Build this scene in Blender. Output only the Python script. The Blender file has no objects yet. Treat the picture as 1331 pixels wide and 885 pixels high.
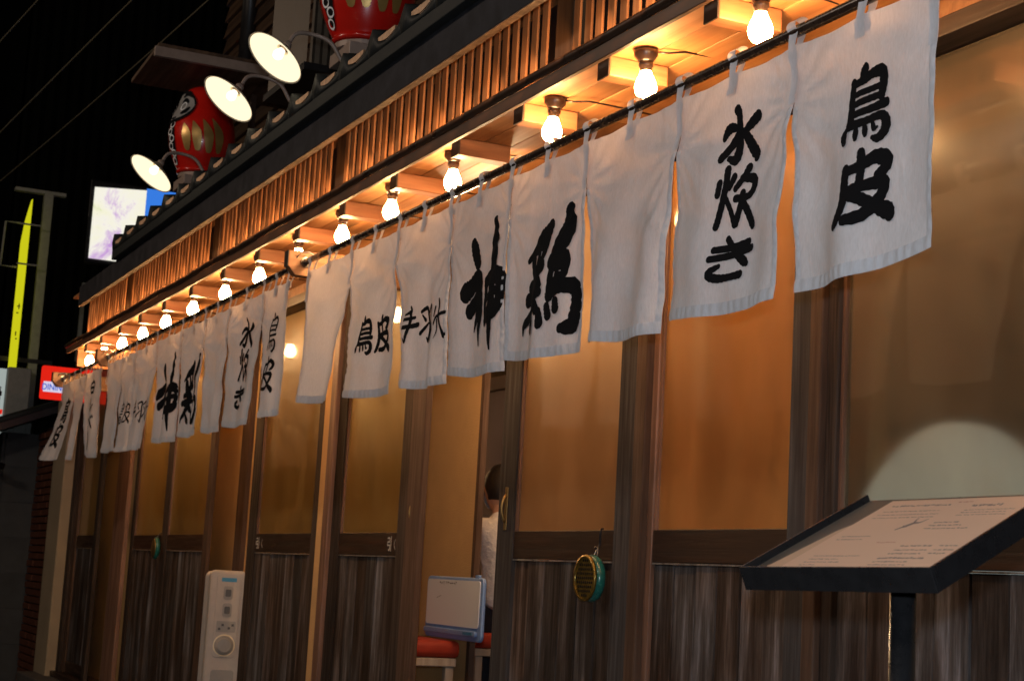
import bpy, bmesh, math, random
from mathutils import Vector, Matrix
random.seed(7)
R = math.radians
scene = bpy.context.scene
C = scene.collection

# ------------------------------------------------------------------ camera
CAM = Vector((0.0, -2.3, 1.25))
fw = Vector((-0.898942, 0.413499, 0.144593))
roll_right = Vector((0.425337, 0.905035, 0.056160))
cd = bpy.data.cameras.new('camera')
cam = bpy.data.objects.new('camera', cd); C.objects.link(cam)
def cam_matrix():
    yaw, pitch, roll = R(24.70061519), R(8.31367389), math.atan(.0563)
    f = Vector((-math.cos(yaw)*math.cos(pitch), math.sin(yaw)*math.cos(pitch), math.sin(pitch)))
    r0 = Vector((math.sin(yaw), math.cos(yaw), 0)); u0 = r0.cross(f)
    r = math.cos(roll)*r0 + math.sin(roll)*u0
    u = -math.sin(roll)*r0 + math.cos(roll)*u0
    m = Matrix((r, u, -f)).transposed().to_4x4()
    m.translation = CAM
    return m
cam.matrix_world = cam_matrix()
cd.sensor_width = 36.0; cd.lens = 2150/1331*36.0
cd.clip_start = .05; cd.clip_end = 500
cd.dof.use_dof = True; cd.dof.focus_distance = 3.9; cd.dof.aperture_fstop = 13
scene.camera = cam

# ------------------------------------------------------------------ world: night sky
w = bpy.data.worlds.new('World'); scene.world = w; w.use_nodes = True
nt = w.node_tree; bg = nt.nodes['Background']
sky = nt.nodes.new('ShaderNodeTexSky'); sky.sky_type = 'NISHITA'; sky.sun_disc = False
sky.sun_elevation = R(-7); sky.sun_rotation = R(200)
nt.links.new(sky.outputs[0], bg.inputs[0]); bg.inputs[1].default_value = .06

def light(name, kind, loc, energy, col, size=.1, target=None, spot=None, blend=.5):
    d = bpy.data.lights.new(name, kind); d.energy = energy; d.color = col
    if kind == 'AREA': d.size = size
    elif kind == 'SUN': d.angle = size
    else: d.shadow_soft_size = size
    if kind == 'SPOT': d.spot_size = R(spot); d.spot_blend = blend
    o = bpy.data.objects.new(name, d); C.objects.link(o); o.location = loc
    if target is not None:
        o.rotation_euler = (Vector(target)-Vector(loc)).to_track_quat('-Z', 'Y').to_euler()
    return o
# the flash of the camera that took the picture
light('camera_flash', 'SPOT', CAM + Vector((.02, -.03, .11)), 205, (.80, .90, 1.0), .03, CAM + fw*4 + Vector((.15, 0, .15)), 68, .35)
# unseen fill lamps added over the lane, behind the viewer and farther down
light('lane_fill_light', 'POINT', (-1.2, -5.2, 4.4), 170, (1.0, .84, .70), .25)
light('lane_fill_light', 'POINT', (-7.4, -5.0, 4.6), 210, (1.0, .78, .60), .25)
light('lane_fill_light', 'POINT', (-13.5, -3.4, 5.0), 14, (1.0, .80, .56), .25)
scene.view_settings.view_transform = 'Standard'; scene.view_settings.look = 'None'
scene.view_settings.gamma = 1; scene.view_settings.exposure = 0
scene.cycles.sample_clamp_indirect = 6.0
scene.cycles.max_bounces = 8

# ------------------------------------------------------------------ materials
def node(nt, t, **k):
    n = nt.nodes.new(t)
    for a, b in k.items(): setattr(n, a, b)
    return n
def base(name):
    m = bpy.data.materials.new(name); m.use_nodes = True
    return m, m.node_tree, m.node_tree.nodes['Principled BSDF']
def ramp(nt, fac, stops):
    r = node(nt, 'ShaderNodeValToRGB'); e = r.color_ramp.elements
    while len(e) < len(stops): e.new(.5)
    for i, (p, c) in enumerate(stops): e[i].position = p; e[i].color = (*c, 1)
    nt.links.new(fac, r.inputs[0]); return r.outputs[0]
def noise(nt, scale, sc=(1,1,1), detail=5, rough=.55, dist=0, rnd=True, coords='Object'):
    tc = node(nt, 'ShaderNodeTexCoord'); mp = node(nt, 'ShaderNodeMapping')
    mp.inputs['Scale'].default_value = sc
    nt.links.new(tc.outputs[coords], mp.inputs[0])
    n = node(nt, 'ShaderNodeTexNoise', noise_dimensions='4D')
    n.inputs['Scale'].default_value = scale; n.inputs['Detail'].default_value = detail
    n.inputs['Roughness'].default_value = rough; n.inputs['Distortion'].default_value = dist
    nt.links.new(mp.outputs[0], n.inputs['Vector'])
    if rnd:
        oi = node(nt, 'ShaderNodeObjectInfo'); ml = node(nt, 'ShaderNodeMath', operation='MULTIPLY')
        ml.inputs[1].default_value = 37; nt.links.new(oi.outputs['Random'], ml.inputs[0])
        nt.links.new(ml.outputs[0], n.inputs['W'])
    return n.outputs['Fac']
def mixc(nt, fac, a, b, mode='MIX'):
    m = node(nt, 'ShaderNodeMix', data_type='RGBA', blend_type=mode)
    if isinstance(fac, (int, float)): m.inputs[0].default_value = fac
    else: nt.links.new(fac, m.inputs[0])
    for s, v in ((6, a), (7, b)):
        if isinstance(v, tuple): m.inputs[s].default_value = (*v, 1)
        else: nt.links.new(v, m.inputs[s])
    return m.outputs[2]
def bump(nt, p, h, strength=.3, dist=.01):
    b = node(nt, 'ShaderNodeBump'); b.inputs['Strength'].default_value = strength; b.inputs['Distance'].default_value = dist
    nt.links.new(h, b.inputs['Height']); nt.links.new(b.outputs[0], p.inputs['Normal'])
def wood(name, dark, mid, light_, axis='Z', rough=.5, scale=30, stretch=.05, rndv=.5, bstr=.35, blot=True, spec=.4):
    m, nt, p = base(name)
    s = {'X': (stretch,1,1), 'Y': (1,stretch,1), 'Z': (1,1,stretch)}[axis]
    g = noise(nt, scale, s, 7, .6, .4)
    col = ramp(nt, g, [(.3, dark), (.5, mid), (.68, light_)])
    if blot:
        g2 = noise(nt, 3.5, {'X': (.3,1,1), 'Y': (1,.3,1), 'Z': (1,1,.3)}[axis], 4, .6)
        r2 = ramp(nt, g2, [(.38, (.45,.45,.45)), (.6, (1.1,1.1,1.1))])
        col = mixc(nt, .7, col, r2, 'MULTIPLY')
    oi = node(nt, 'ShaderNodeObjectInfo')
    rv = ramp(nt, oi.outputs['Random'], [(0, (1-rndv,)*3), (1, (1.15,)*3)])
    col = mixc(nt, 1.0, col, rv, 'MULTIPLY')
    nt.links.new(col, p.inputs['Base Color'])
    rr = ramp(nt, g, [(.3, (rough+.15,)*3), (.7, (rough-.1,)*3)]); nt.links.new(rr, p.inputs['Roughness'])
    p.inputs['Specular IOR Level'].default_value = spec
    bump(nt, p, g, bstr, .004)
    return m
def plain(name, col, rough=.5, metal=0, spec=.5, coat=0, var=.15, vs=20, bstr=.1):
    m, nt, p = base(name)
    n = noise(nt, vs, (1,1,1), 5, .6)
    a = tuple(c*(1-var) for c in col); b = tuple(min(1, c*(1+var)) for c in col)
    nt.links.new(ramp(nt, n, [(.3, a), (.7, b)]), p.inputs['Base Color'])
    rr = ramp(nt, n, [(.3, (max(.03, rough-.06),)*3), (.7, (min(1, rough+.08),)*3)]); nt.links.new(rr, p.inputs['Roughness'])
    p.inputs['Metallic'].default_value = metal; p.inputs['Specular IOR Level'].default_value = spec
    p.inputs['Coat Weight'].default_value = coat
    if bstr: bump(nt, p, n, bstr, .003)
    return m
def emit(name, col, s):
    m = bpy.data.materials.new(name); m.use_nodes = True; nt = m.node_tree; nt.nodes.clear()
    e = node(nt, 'ShaderNodeEmission'); e.inputs[0].default_value = (*col, 1); e.inputs[1].default_value = s
    o = node(nt, 'ShaderNodeOutputMaterial'); nt.links.new(e.outputs[0], o.inputs[0]); return m

M = {}
# weathered grey-brown wainscot boards with pale worn streaks
def wainscot():
    m, nt, p = base('weathered_board')
    g = noise(nt, 110, (1,1,.05), 8, .72, .15)
    g2 = noise(nt, 7, (2.2,1,.20), 6, .66, .25)
    c1 = ramp(nt, g, [(.32, (.046,.043,.042)), (.5, (.084,.080,.080)), (.70, (.130,.130,.136))])
    c2 = ramp(nt, g2, [(.40, (.42,.37,.34)), (.52, (.95,.92,.90)), (.66, (2.5,2.7,3.0))])
    col = mixc(nt, 1.0, c1, c2, 'MULTIPLY')
    g3 = noise(nt, 2.2, (1,1,.8), 3, .5)
    c3 = ramp(nt, g3, [(.4, (.75,.55,.42)), (.6, (1,1,1))])
    col = mixc(nt, 1.0, col, c3, 'MULTIPLY')
    oi = node(nt, 'ShaderNodeObjectInfo')
    col = mixc(nt, 1.0, col, ramp(nt, oi.outputs['Random'], [(0, (.6,.55,.52)), (1, (1.25,1.2,1.2))]), 'MULTIPLY')
    nt.links.new(col, p.inputs['Base Color']); p.inputs['Roughness'].default_value = .8
    p.inputs['Specular IOR Level'].default_value = .12
    bump(nt, p, g, .5, .003); return m
M['board'] = wainscot()
M['stile'] = wood('dark_stile_wood', (.026,.017,.014), (.058,.040,.031), (.080,.057,.046), 'Z', .75, 80, .04, .35, .4, True, .15)
M['grey_stile'] = wood('greyed_stile_wood', (.038,.033,.032), (.060,.053,.052), (.088,.082,.082), 'Z', .8, 80, .04, .3, .4, True, .12)
M['post'] = wood('brown_post_wood', (.075,.041,.027), (.105,.060,.040), (.14,.085,.060), 'Z', .7, 70, .05, .3, .35, True, .2)
M['pale_post'] = wood('pale_post_wood', (.11,.055,.035), (.19,.10,.065), (.28,.16,.11), 'Z', .5, 45, .05, .2, .4)
M['rail'] = wood('dark_rail_wood', (.016,.008,.005), (.032,.015,.009), (.055,.028,.017), 'X', .45, 45, .05, .2, .35)
M['soffit'] = wood('soffit_wood', (.28,.10,.028), (.48,.20,.065), (.62,.31,.12), 'X', .55, 16, .06, .3, .3)
M['rafter'] = wood('rafter_wood', (.24,.08,.03), (.36,.14,.055), (.46,.20,.09), 'Y', .55, 26, .08, .3, .3)
M['rafter_end'] = plain('dark_rafter_end', (.025,.014,.009), .6)
M['slat'] = wood('cedar_slat_wood', (.30,.13,.05), (.40,.18,.07), (.47,.23,.095), 'Z', .75, 40, .06, .22, .2, False, .1)
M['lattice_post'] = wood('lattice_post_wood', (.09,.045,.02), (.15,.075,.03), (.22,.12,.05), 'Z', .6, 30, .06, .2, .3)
M['bracket'] = wood('bracket_wood', (.12,.05,.02), (.24,.105,.04), (.32,.16,.07), 'Y', .5, 30, .08, .2, .3)
M['beam'] = plain('dark_bronze_gutter', (.085,.040,.020), .5, .0, .4, 0, .4, 12, .05)
M['pipe'] = plain('dark_brown_pipe', (.030,.016,.010), .30, .0, .6, .1, .3, 14, 0)
M['rod'] = plain('dark_brown_rod', (.028,.015,.010), .25, 0, .6, .4, .3, 30, 0)
M['plaster'] = None
def plaster(name, c):
    m, nt, p = base(name)
    n1 = noise(nt, 3, (1,1,1), 4, .6); n2 = noise(nt, 140, (1,1,1), 3, .7)
    a = tuple(v*.8 for v in c)
    nt.links.new(ramp(nt, n1, [(.3, a), (.7, c)]), p.inputs['Base Color']); p.inputs['Roughness'].default_value = .9
    bump(nt, p, n2, .6, .006); return m
M['plaster'] = plaster('rough_sand_plaster', (.62,.37,.15))
M['beige_plaster'] = plaster('beige_pillar_plaster', (.42,.33,.22))
M['ceiling'] = plaster('interior_ceiling', (.30,.22,.15))
M['interior_wall'] = plaster('interior_wall', (.42,.24,.10))
M['interior_grey'] = plaster('interior_grey_wall', (.30,.24,.24))
M['floor'] = plain('interior_floor', (.10,.06,.04), .5)
M['fascia'] = plain('slate_fascia_metal', (.032,.030,.033), .8, 0, .2, 0, .45, 14, .5)
M['tile'] = plain('black_roof_tile', (.016,.018,.018), .62, 0, .3, 0, .3, 30, .1)
M['filler'] = plain('tile_mortar_filler', (.72,.45,.27), .85, 0, .3, 0, .25, 60, .4)
M['siding'] = wood('brown_lap_siding', (.03,.015,.008), (.085,.045,.024), (.15,.085,.045), 'X', .55, 22, .06, .5, .4)
M['corrugated'] = plain('pale_corrugated_metal', (.10,.08,.06), .5, .3, .4, 0, .25, 12)
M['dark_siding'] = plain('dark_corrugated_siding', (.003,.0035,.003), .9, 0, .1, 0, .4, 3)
M['dark_wall'] = plain('dark_block_wall', (.050,.055,.060), .8, 0, .3, 0, .25, 5)
M['concrete'] = plain('dark_concrete', (.10,.09,.085), .85, 0, .3, 0, .3, 8, .4)
M['asphalt'] = plain('night_asphalt', (.045,.045,.048), .8, 0, .4, 0, .3, 40, .5)
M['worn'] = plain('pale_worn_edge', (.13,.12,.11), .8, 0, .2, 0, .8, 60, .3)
M['black'] = plain('black_lacquer', (.012,.011,.012), .35, 0, .5, 0, .3, 40)
M['blackpaint'] = plain('black_satin_paint', (.010,.010,.011), .28, 0, .5, .2, .2, 40, .05)
M['ink'] = plain('black_dye', (.006,.006,.007), .8, 0, .1, 0, .2, 200, 0)
M['socket'] = plain('brown_bakelite', (.035,.018,.012), .30, 0, .5, .3)
M['brass'] = plain('brass', (.30,.19,.07), .42, .9, .5)
M['metal'] = plain('grey_metal', (.30,.30,.30), .4, .8, .5)
M['lampneck'] = plain('painted_lamp_neck', (.30,.22,.18), .45, .1, .5)
M['white_enamel'] = plain('cream_enamel', (.75,.66,.48), .35, 0, .5)
M['shade_inside'] = emit('lit_shade_inside', (1.0, .82, .54), 1.35)
M['bulb'] = emit('lit_bulb', (1.0, .56, .23), 190)
M['shade_bulb'] = emit('lit_shade_bulb', (1.0, .84, .58), 2.5)
M['red'] = plain('red_lacquer', (.55,.012,.006), .22, 0, .5, .5, .12, 10, .03)
M['gold'] = plain('gold_brush_paint', (.42,.26,.08), .35, .5, .5)
M['white_plastic'] = plain('white_plastic', (.42,.38,.35), .4, 0, .5, 0, .08)
M['grey_plastic'] = plain('grey_plastic', (.28,.27,.26), .45, 0, .5, 0, .1)
M['dark_plastic'] = plain('dark_plastic', (.07,.07,.07), .4)
M['blue_plastic'] = plain('pale_blue_plastic', (.22,.34,.62), .4, 0, .5, 0, .08)
M['whiteboard'] = plain('whiteboard_face', (.86,.86,.88), .4, 0, .5, 0, .01, 2, 0)
M['label_blue'] = plain('blue_label', (.03,.22,.42), .4)
M['red_cushion'] = plain('red_vinyl_cushion', (.36,.035,.015), .5, 0, .4, 0, .15)
M['pale_wood'] = wood('pale_stool_wood', (.30,.22,.16), (.42,.33,.25), (.52,.42,.33), 'Z', .5, 30, .06, .2, .2, False)
M['teal'] = plain('teal_enamel', (.012,.12,.10), .25, 0, .6, .5, .3, 60)
M['goldmesh'] = plain('olive_gold_mesh', (.26,.16,.03), .30, .7, .6, 0, .3, 60)
M['paper'] = plain('menu_paper', (.78,.50,.34), .55, 0, .3, 0, .03, 3, 0)
M['paper_under'] = plain('menu_paper_under', (.66,.42,.27), .6, 0, .3, 0, .03, 3, 0)
M['print'] = plain('grey_print', (.30,.23,.20), .7, 0, .2, 0, .1, 60, 0)
M['print_red'] = plain('faded_red_print', (.60,.28,.22), .7, 0, .2, 0, .1, 60, 0)
M['tray_inside'] = plain('tray_lining', (.12,.10,.08), .45)
M['skin'] = plain('skin', (.55,.30,.19), .5, 0, .4, 0, .06, 30, .05)
M['hair'] = plain('black_hair', (.012,.010,.010), .45, 0, .4, 0, .4, 150, .4)
M['shirt'] = plain('white_shirt', (.72,.68,.66), .8, 0, .2, 0, .08, 14, 1.0)
M['shirt'].node_tree.nodes['Bump'].inputs['Distance'].default_value = .03
M['trousers'] = plain('dark_trousers', (.018,.018,.024), .8, 0, .2)
M['orange_shirt'] = plain('dull_orange_shirt', (.30,.12,.05), .8, 0, .2)
M['darkshirt'] = plain('dark_shirt', (.03,.03,.04), .8, 0, .2)
M['wire'] = plain('overhead_cable', (.10,.085,.05), .6)
M['sign_frame'] = plain('grey_steel_frame', (.30,.30,.27), .6, .1, .4)
M['yellow_lit'] = emit('lit_yellow_sign', (.74, .72, .012), .8)
M['white_lit'] = emit('lit_white_sign', (.75, .85, .80), .45)
M['red_lit'] = emit('lit_red_sign', (.80, .018, .008), .95)
M['redwhite_lit'] = emit('lit_sign_lettering_panel', (.75, .68, .85), .9)
M['blue_letter'] = emit('blue_sign_letters', (.04, .14, .70), .8)
M['blue_lit'] = emit('lit_blue_billboard', (.04, .20, .75), 1.0)
M['lantern'] = emit('lit_paper_lantern', (1.0, .60, .28), 17)
M['door_fill'] = emit('doorway_fill_glow', (1.0, .66, .36), 170)  # added fill that brightens the doorway plaster and whiteboard
M['drum'] = plain('pale_paper_added_glow', (.50,.60,.60), .7, 0, .3, 0, .05, 4)
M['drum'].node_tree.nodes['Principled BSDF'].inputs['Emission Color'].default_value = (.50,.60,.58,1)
M['drum'].node_tree.nodes['Principled BSDF'].inputs['Emission Strength'].default_value = .36  # faint emission stands in for flash light falling on the pale drum
M['screen'] = wood('mid_brown_screen', (.16,.08,.035), (.26,.13,.055), (.36,.19,.08), 'Z', .45, 12, .1, .6, .3)
M['wood_interior'] = wood('dark_interior_timber', (.03,.014,.008), (.07,.034,.018), (.12,.06,.03), 'Z', .5, 30, .05, .2, .3)

def billboard():
    m = bpy.data.materials.new('lit_billboard_face'); m.use_nodes = True; nt = m.node_tree; nt.nodes.clear()
    n = noise(nt, 1.6, (1,1,1), 5, .7, 1.2, False)
    n2 = noise(nt, 7, (1,1,1), 4, .7, 2.0, False)
    col = ramp(nt, n, [(.36, (.62,.36,.75)), (.47, (1,.96,.86)), (.60, (1,.97,.76)), (.7, (.72,.80,.40))])
    col = mixc(nt, 1.0, col, ramp(nt, n2, [(.27, (.6,.6,.55)), (.34, (1,1,1))]), 'MULTIPLY')
    e = node(nt, 'ShaderNodeEmission'); nt.links.new(col, e.inputs[0]); e.inputs[1].default_value = .92
    o = node(nt, 'ShaderNodeOutputMaterial'); nt.links.new(e.outputs[0], o.inputs[0]); return m
M['billboard'] = billboard()

def cloth_mat(name, c):
    m, nt, p = base(name)
    tc = node(nt, 'ShaderNodeTexCoord')
    n = noise(nt, 6, (1,1,1), 5, .6)
    weave = noise(nt, 260, (1,1,.25), 2, .6, 0, False)
    stain = noise(nt, 2.3, (1,1,1), 6, .7)
    col = ramp(nt, n, [(.3, tuple(v*.88 for v in c)), (.7, c)])
    col = mixc(nt, 1.0, col, ramp(nt, weave, [(.3, (.9,.9,.9)), (.7, (1.05,1.05,1.05))]), 'MULTIPLY')
    col = mixc(nt, 1.0, col, ramp(nt, stain, [(.27, (.72,.70,.66)), (.36, (1,1,1))]), 'MULTIPLY')
    nt.links.new(col, p.inputs['Base Color']); p.inputs['Roughness'].default_value = .9
    p.inputs['Specular IOR Level'].default_value = .15
    p.inputs['Sheen Weight'].default_value = .1
    cr = noise(nt, 5.5, (1.5,1,.8), 3, .5, 1.6)
    b1 = node(nt, 'ShaderNodeBump'); b1.inputs['Strength'].default_value = .28; b1.inputs['Distance'].default_value = .022; nt.links.new(cr, b1.inputs['Height'])
    b2 = node(nt, 'ShaderNodeBump'); b2.inputs['Strength'].default_value = .35; b2.inputs['Distance'].default_value = .0015; nt.links.new(weave, b2.inputs['Height'])
    nt.links.new(b1.outputs[0], b2.inputs['Normal']); nt.links.new(b2.outputs[0], p.inputs['Normal'])
    tr = node(nt, 'ShaderNodeBsdfTranslucent'); tr.inputs[0].default_value = (.72,.56,.46,1)
    mx = node(nt, 'ShaderNodeMixShader'); mx.inputs[0].default_value = .17
    nt.links.new(p.outputs[0], mx.inputs[1]); nt.links.new(tr.outputs[0], mx.inputs[2])
    nt.links.new(mx.outputs[0], nt.nodes['Material Output'].inputs[0]); return m
M['cloth'] = cloth_mat('white_cotton', (.74,.73,.75))
M['hem'] = cloth_mat('white_cotton_hem', (.66,.67,.71))

def frosted(name, tint, trans, rough=.32, dirt=(.8, 1.0)):
    m, nt, p = base(name)
    n = noise(nt, 2.0, (1,1,.6), 5, .65)
    col = ramp(nt, n, [(.3, tuple(v*dirt[0] for v in tint)), (.7, tuple(min(1, v*dirt[1]) for v in tint))])
    nt.links.new(col, p.inputs['Base Color'])
    p.inputs['Roughness'].default_value = rough; p.inputs['Transmission Weight'].default_value = 1; p.inputs['IOR'].default_value = 1.2
    p.inputs['Coat Weight'].default_value = 1.0; p.inputs['Coat Roughness'].default_value = .045; p.inputs['Coat IOR'].default_value = 1.5
    tr = node(nt, 'ShaderNodeBsdfTranslucent'); nt.links.new(mixc(nt, 1., col, (1.0,.8,.62), 'MULTIPLY'), tr.inputs[0])
    sm = noise(nt, 2.4, (1,1,.45), 3, .5, .6); sp = noise(nt, 60, (1,1,1), 2, .5)
    df = node(nt, 'ShaderNodeBsdfDiffuse'); nt.links.new(mixc(nt, 1., col, (.85,.70,.50), 'MULTIPLY'), df.inputs[0])
    m1 = node(nt, 'ShaderNodeMixShader'); m1.inputs[0].default_value = .5
    nt.links.new(tr.outputs[0], m1.inputs[1]); nt.links.new(df.outputs[0], m1.inputs[2])
    mx = node(nt, 'ShaderNodeMixShader')
    nt.links.new(ramp(nt, sm, [(.32, (trans*.45,)*3), (.66, (min(1, trans*1.6),)*3)]), mx.inputs[0])
    nt.links.new(p.outputs[0], mx.inputs[1]); nt.links.new(m1.outputs[0], mx.inputs[2])
    nt.links.new(mx.outputs[0], nt.nodes['Material Output'].inputs[0]); return m
M['glass'] = frosted('amber_frosted_glass', (.66,.50,.33), .34)
M['glass_bright'] = frosted('bright_amber_frosted_glass', (.95,.62,.30), .75)
M['glass_green'] = frosted('olive_frosted_glass', (.58,.47,.23), .42)
M['glass_clearer'] = frosted('smoky_frosted_glass', (.94,.86,.72), .13, .25)

# ------------------------------------------------------------------ mesh helpers
def box(bm, x0, x1, y0, y1, z0, z1):
    v = [bm.verts.new((x, y, z)) for x in (x0, x1) for y in (y0, y1) for z in (z0, z1)]
    for f in ((0,1,3,2), (4,6,7,5), (0,4,5,1), (2,3,7,6), (0,2,6,4), (1,5,7,3)):
        bm.faces.new([v[i] for i in f])
    return v
def obox(bm, o, ax, ay, az):
    o, ax, ay, az = map(Vector, (o, ax, ay, az))
    v = [bm.verts.new(o + ax*i + ay*j + az*k) for i in (0,1) for j in (0,1) for k in (0,1)]
    for f in ((0,1,3,2), (4,6,7,5), (0,4,5,1), (2,3,7,6), (0,2,6,4), (1,5,7,3)):
        bm.faces.new([v[i] for i in f])
def tube(bm, pts, r, n=8, cap=True):
    pts = [Vector(p) for p in pts]; rings = []
    rs = r if isinstance(r, (list, tuple)) else [r]*len(pts)
    prev = None
    for i, p in enumerate(pts):
        t = (pts[min(i+1, len(pts)-1)] - pts[max(i-1, 0)]).normalized()
        if prev is None: a = t.orthogonal().normalized()
        else:
            a = (prev - t*prev.dot(t)).normalized()
        prev = a; b = t.cross(a)
        rings.append([bm.verts.new(p + (a*math.cos(2*math.pi*k/n) + b*math.sin(2*math.pi*k/n))*rs[i]) for k in range(n)])
    for i in range(len(rings)-1):
        for k in range(n):
            bm.faces.new((rings[i][k], rings[i][(k+1)%n], rings[i+1][(k+1)%n], rings[i+1][k]))
    if cap: bm.faces.new(rings[0][::-1]); bm.faces.new(rings[-1])
def lathe(bm, prof, o=(0,0,0), axis=(0,0,1), n=24, cap=True):
    o = Vector(o); ax = Vector(axis).normalized(); a = ax.orthogonal().normalized(); b = ax.cross(a); rings = []
    for r, h in prof:
        rings.append([bm.verts.new(o + ax*h + (a*math.cos(2*math.pi*k/n) + b*math.sin(2*math.pi*k/n))*max(r, 1e-4)) for k in range(n)])
    for i in range(len(rings)-1):
        for k in range(n):
            bm.faces.new((rings[i][k], rings[i][(k+1)%n], rings[i+1][(k+1)%n], rings[i+1][k]))
    if cap: bm.faces.new(rings[0][::-1]); bm.faces.new(rings[-1])
def prism_x(bm, poly, x0, x1):      # polygon in (y, z) swept along x
    a = [bm.verts.new((x0, y, z)) for y, z in poly]; b = [bm.verts.new((x1, y, z)) for y, z in poly]
    bm.faces.new(a[::-1]); bm.faces.new(b)
    for i in range(len(a)): bm.faces.new((a[i], a[(i+1)%len(a)], b[(i+1)%len(a)], b[i]))

def wpos(o):
    v = Vector(o.location)
    while o.parent: o = o.parent; v += Vector(o.location)
    return v
def obj(name, bm, mat, parent=None, bevel=0, smooth=False, loc=None):
    """link bm (world coordinates) as one mesh object; child meshes are made relative to their thing"""
    off = Vector(loc) if loc is not None else Vector((0,0,0))
    base_ = wpos(parent) if parent else Vector((0,0,0))
    bmesh.ops.recalc_face_normals(bm, faces=bm.faces)
    bmesh.ops.translate(bm, verts=bm.verts, vec=-(base_ + off))
    me = bpy.data.meshes.new(name); bm.to_mesh(me); bm.free()
    me.materials.append(mat)
    if smooth:
        for p in me.polygons: p.use_smooth = True
    o = bpy.data.objects.new(name, me); C.objects.link(o); o.location = off
    if parent: o.parent = parent
    if bevel:
        b = o.modifiers.new('bevel', 'BEVEL'); b.width = bevel; b.segments = 2; b.limit_method = 'ANGLE'
    return o
def bx(name, x0, x1, y0, y1, z0, z1, mat, parent=None, bevel=0):
    bm = bmesh.new(); box(bm, x0, x1, y0, y1, z0, z1)
    return obj(name, bm, mat, parent, bevel)
def thing(name, label, cat, loc=(0,0,0), group=None):
    o = bpy.data.objects.new(name, None); C.objects.link(o); o.location = loc; o.empty_display_size = .1
    o['label'] = label; o['category'] = cat
    if group: o['group'] = group
    return o
def tag(o, label, cat, group=None):
    o['label'] = label; o['category'] = cat
    if group: o['group'] = group
    return o
def struct(o): o['kind'] = 'structure'; return o
def dup(src, loc, label=None):
    c = src.copy(); C.objects.link(c); c.location = loc
    if label: c['label'] = label
    for ch in list(src.children):
        d = ch.copy(); C.objects.link(d); d.parent = c
        for g in list(ch.children):
            e = g.copy(); C.objects.link(e); e.parent = d
    return c

# ------------------------------------------------------------------ ground and terrain
GZ, FZ = .22, .42
bm = bmesh.new(); box(bm, -120, 60, -80, 60, GZ-.3, GZ); struct(obj('ground', bm, M['asphalt']))

# ------------------------------------------------------------------ interior of the restaurant
bm = bmesh.new(); box(bm, -13.0, 1.5, .06, 4.2, FZ-.18, FZ); struct(obj('interior_floor', bm, M['floor']))
bm = bmesh.new(); box(bm, -13.0, 1.5, .06, 4.2, 2.66, 2.72); struct(obj('interior_ceiling', bm, M['ceiling']))
tag(bx('interior_back_wall', -13.0, 1.5, 4.2, 4.3, FZ, 2.66, M['interior_wall']), 'amber plaster back wall deep inside the dining room', 'wall')
tag(bx('interior_side_wall', 1.5, 1.6, .06, 4.2, FZ, 2.66, M['interior_wall']), 'plaster side wall at the near end of the dining room', 'wall')
tag(bx('interior_side_wall', -13.1, -13.0, .06, 4.2, FZ, 2.66, M['interior_wall']), 'plaster side wall at the far end of the dining room', 'wall')
# plaster partitions just behind the doors
tag(bx('plaster_wall', -7.40, -6.346, .50, .52, FZ, 2.66, M['plaster']), 'rough ochre plaster wall behind the whiteboard in the open doorway', 'wall')
tag(bx('jamb_post', -6.345, -6.314, .490, .515, FZ, 2.66, M['post']), 'slim brown jamb at the right edge of the ochre plaster wall', 'post')
tag(bx('plaster_wall', -9.35, -7.75, .17, .25, FZ, 2.66, M['plaster']), 'rough orange plaster wall behind the white oil heater', 'wall')
tag(bx('inner_post', -8.74, -8.60, .145, .169, FZ, 2.52, M['post']), 'brown inner post in front of orange plaster above the heater', 'post')
tag(bx('plaster_wall', -12.5, -11.2, .14, .22, FZ, 2.66, M['plaster']), 'narrow strip of ochre plaster wall between the two farthest door posts', 'wall')
# grey inner wall and bright transom seen through the gap beside the seated person
t = thing('inner_partition', 'greyish inner partition with bright strip above, seen through the door gap', 'partition', (-9.2, 1.6, FZ))
bx('panel', -10.6, -6.4, 1.9, 1.96, FZ, 2.42, M['interior_grey'], t)
bx('rail', -10.6, -6.4, 1.86, 1.97, 2.42, 2.50, M['interior_grey'], t)
# timber and furniture behind the frosted glass of the near windows
tag(bx('interior_column', -3.35, -2.85, 1.0, 1.5, FZ, 2.66, M['wood_interior']), 'dark timber column blurred behind the right window', 'column')
tag(bx('interior_column', -5.35, -4.95, .8, 1.1, FZ, 2.66, M['wood_interior']), 'dark timber column blurred behind the glass door with the green strainer', 'column')
t = thing('wooden_screen', 'dark brown wooden screen standing some way behind the smoky right window', 'screen', (-4.0, .95, FZ))
for i in range(9): bx('screen_board', -4.75+i*.27, -4.75+i*.27+.262, .93, .95, FZ+.02, 2.1, M['screen'], t, .003)
bx('frame', -4.78, -2.30, .91, .97, 2.102, 2.16, M['wood_interior'], t)
t = thing('hanging_cabinet', 'dark brown cabinet blurred behind the smoky right window above the pale round drum', 'cabinet', (-3.75, .6, 1.7))
bx('carcass', -4.05, -3.15, .46, .72, 1.70, 2.18, M['wood_interior'], t, .02)
bx('door', -4.03, -3.62, .445, .459, 1.72, 2.16, M['wood_interior'], t, .004)
bx('door', -3.60, -3.17, .445, .459, 1.72, 2.16, M['wood_interior'], t, .004)
bx('shelf', -4.0, -3.2, .40, .72, 1.60, 1.63, M['wood_interior'], t, .004)
t = thing('sideboard', 'dark wooden sideboard blurred behind the right window', 'sideboard', (-4.6, 1.9, FZ))
bx('carcass', -5.9, -4.1, 1.6, 2.1, FZ, 1.35, M['wood_interior'], t, .01)
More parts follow.
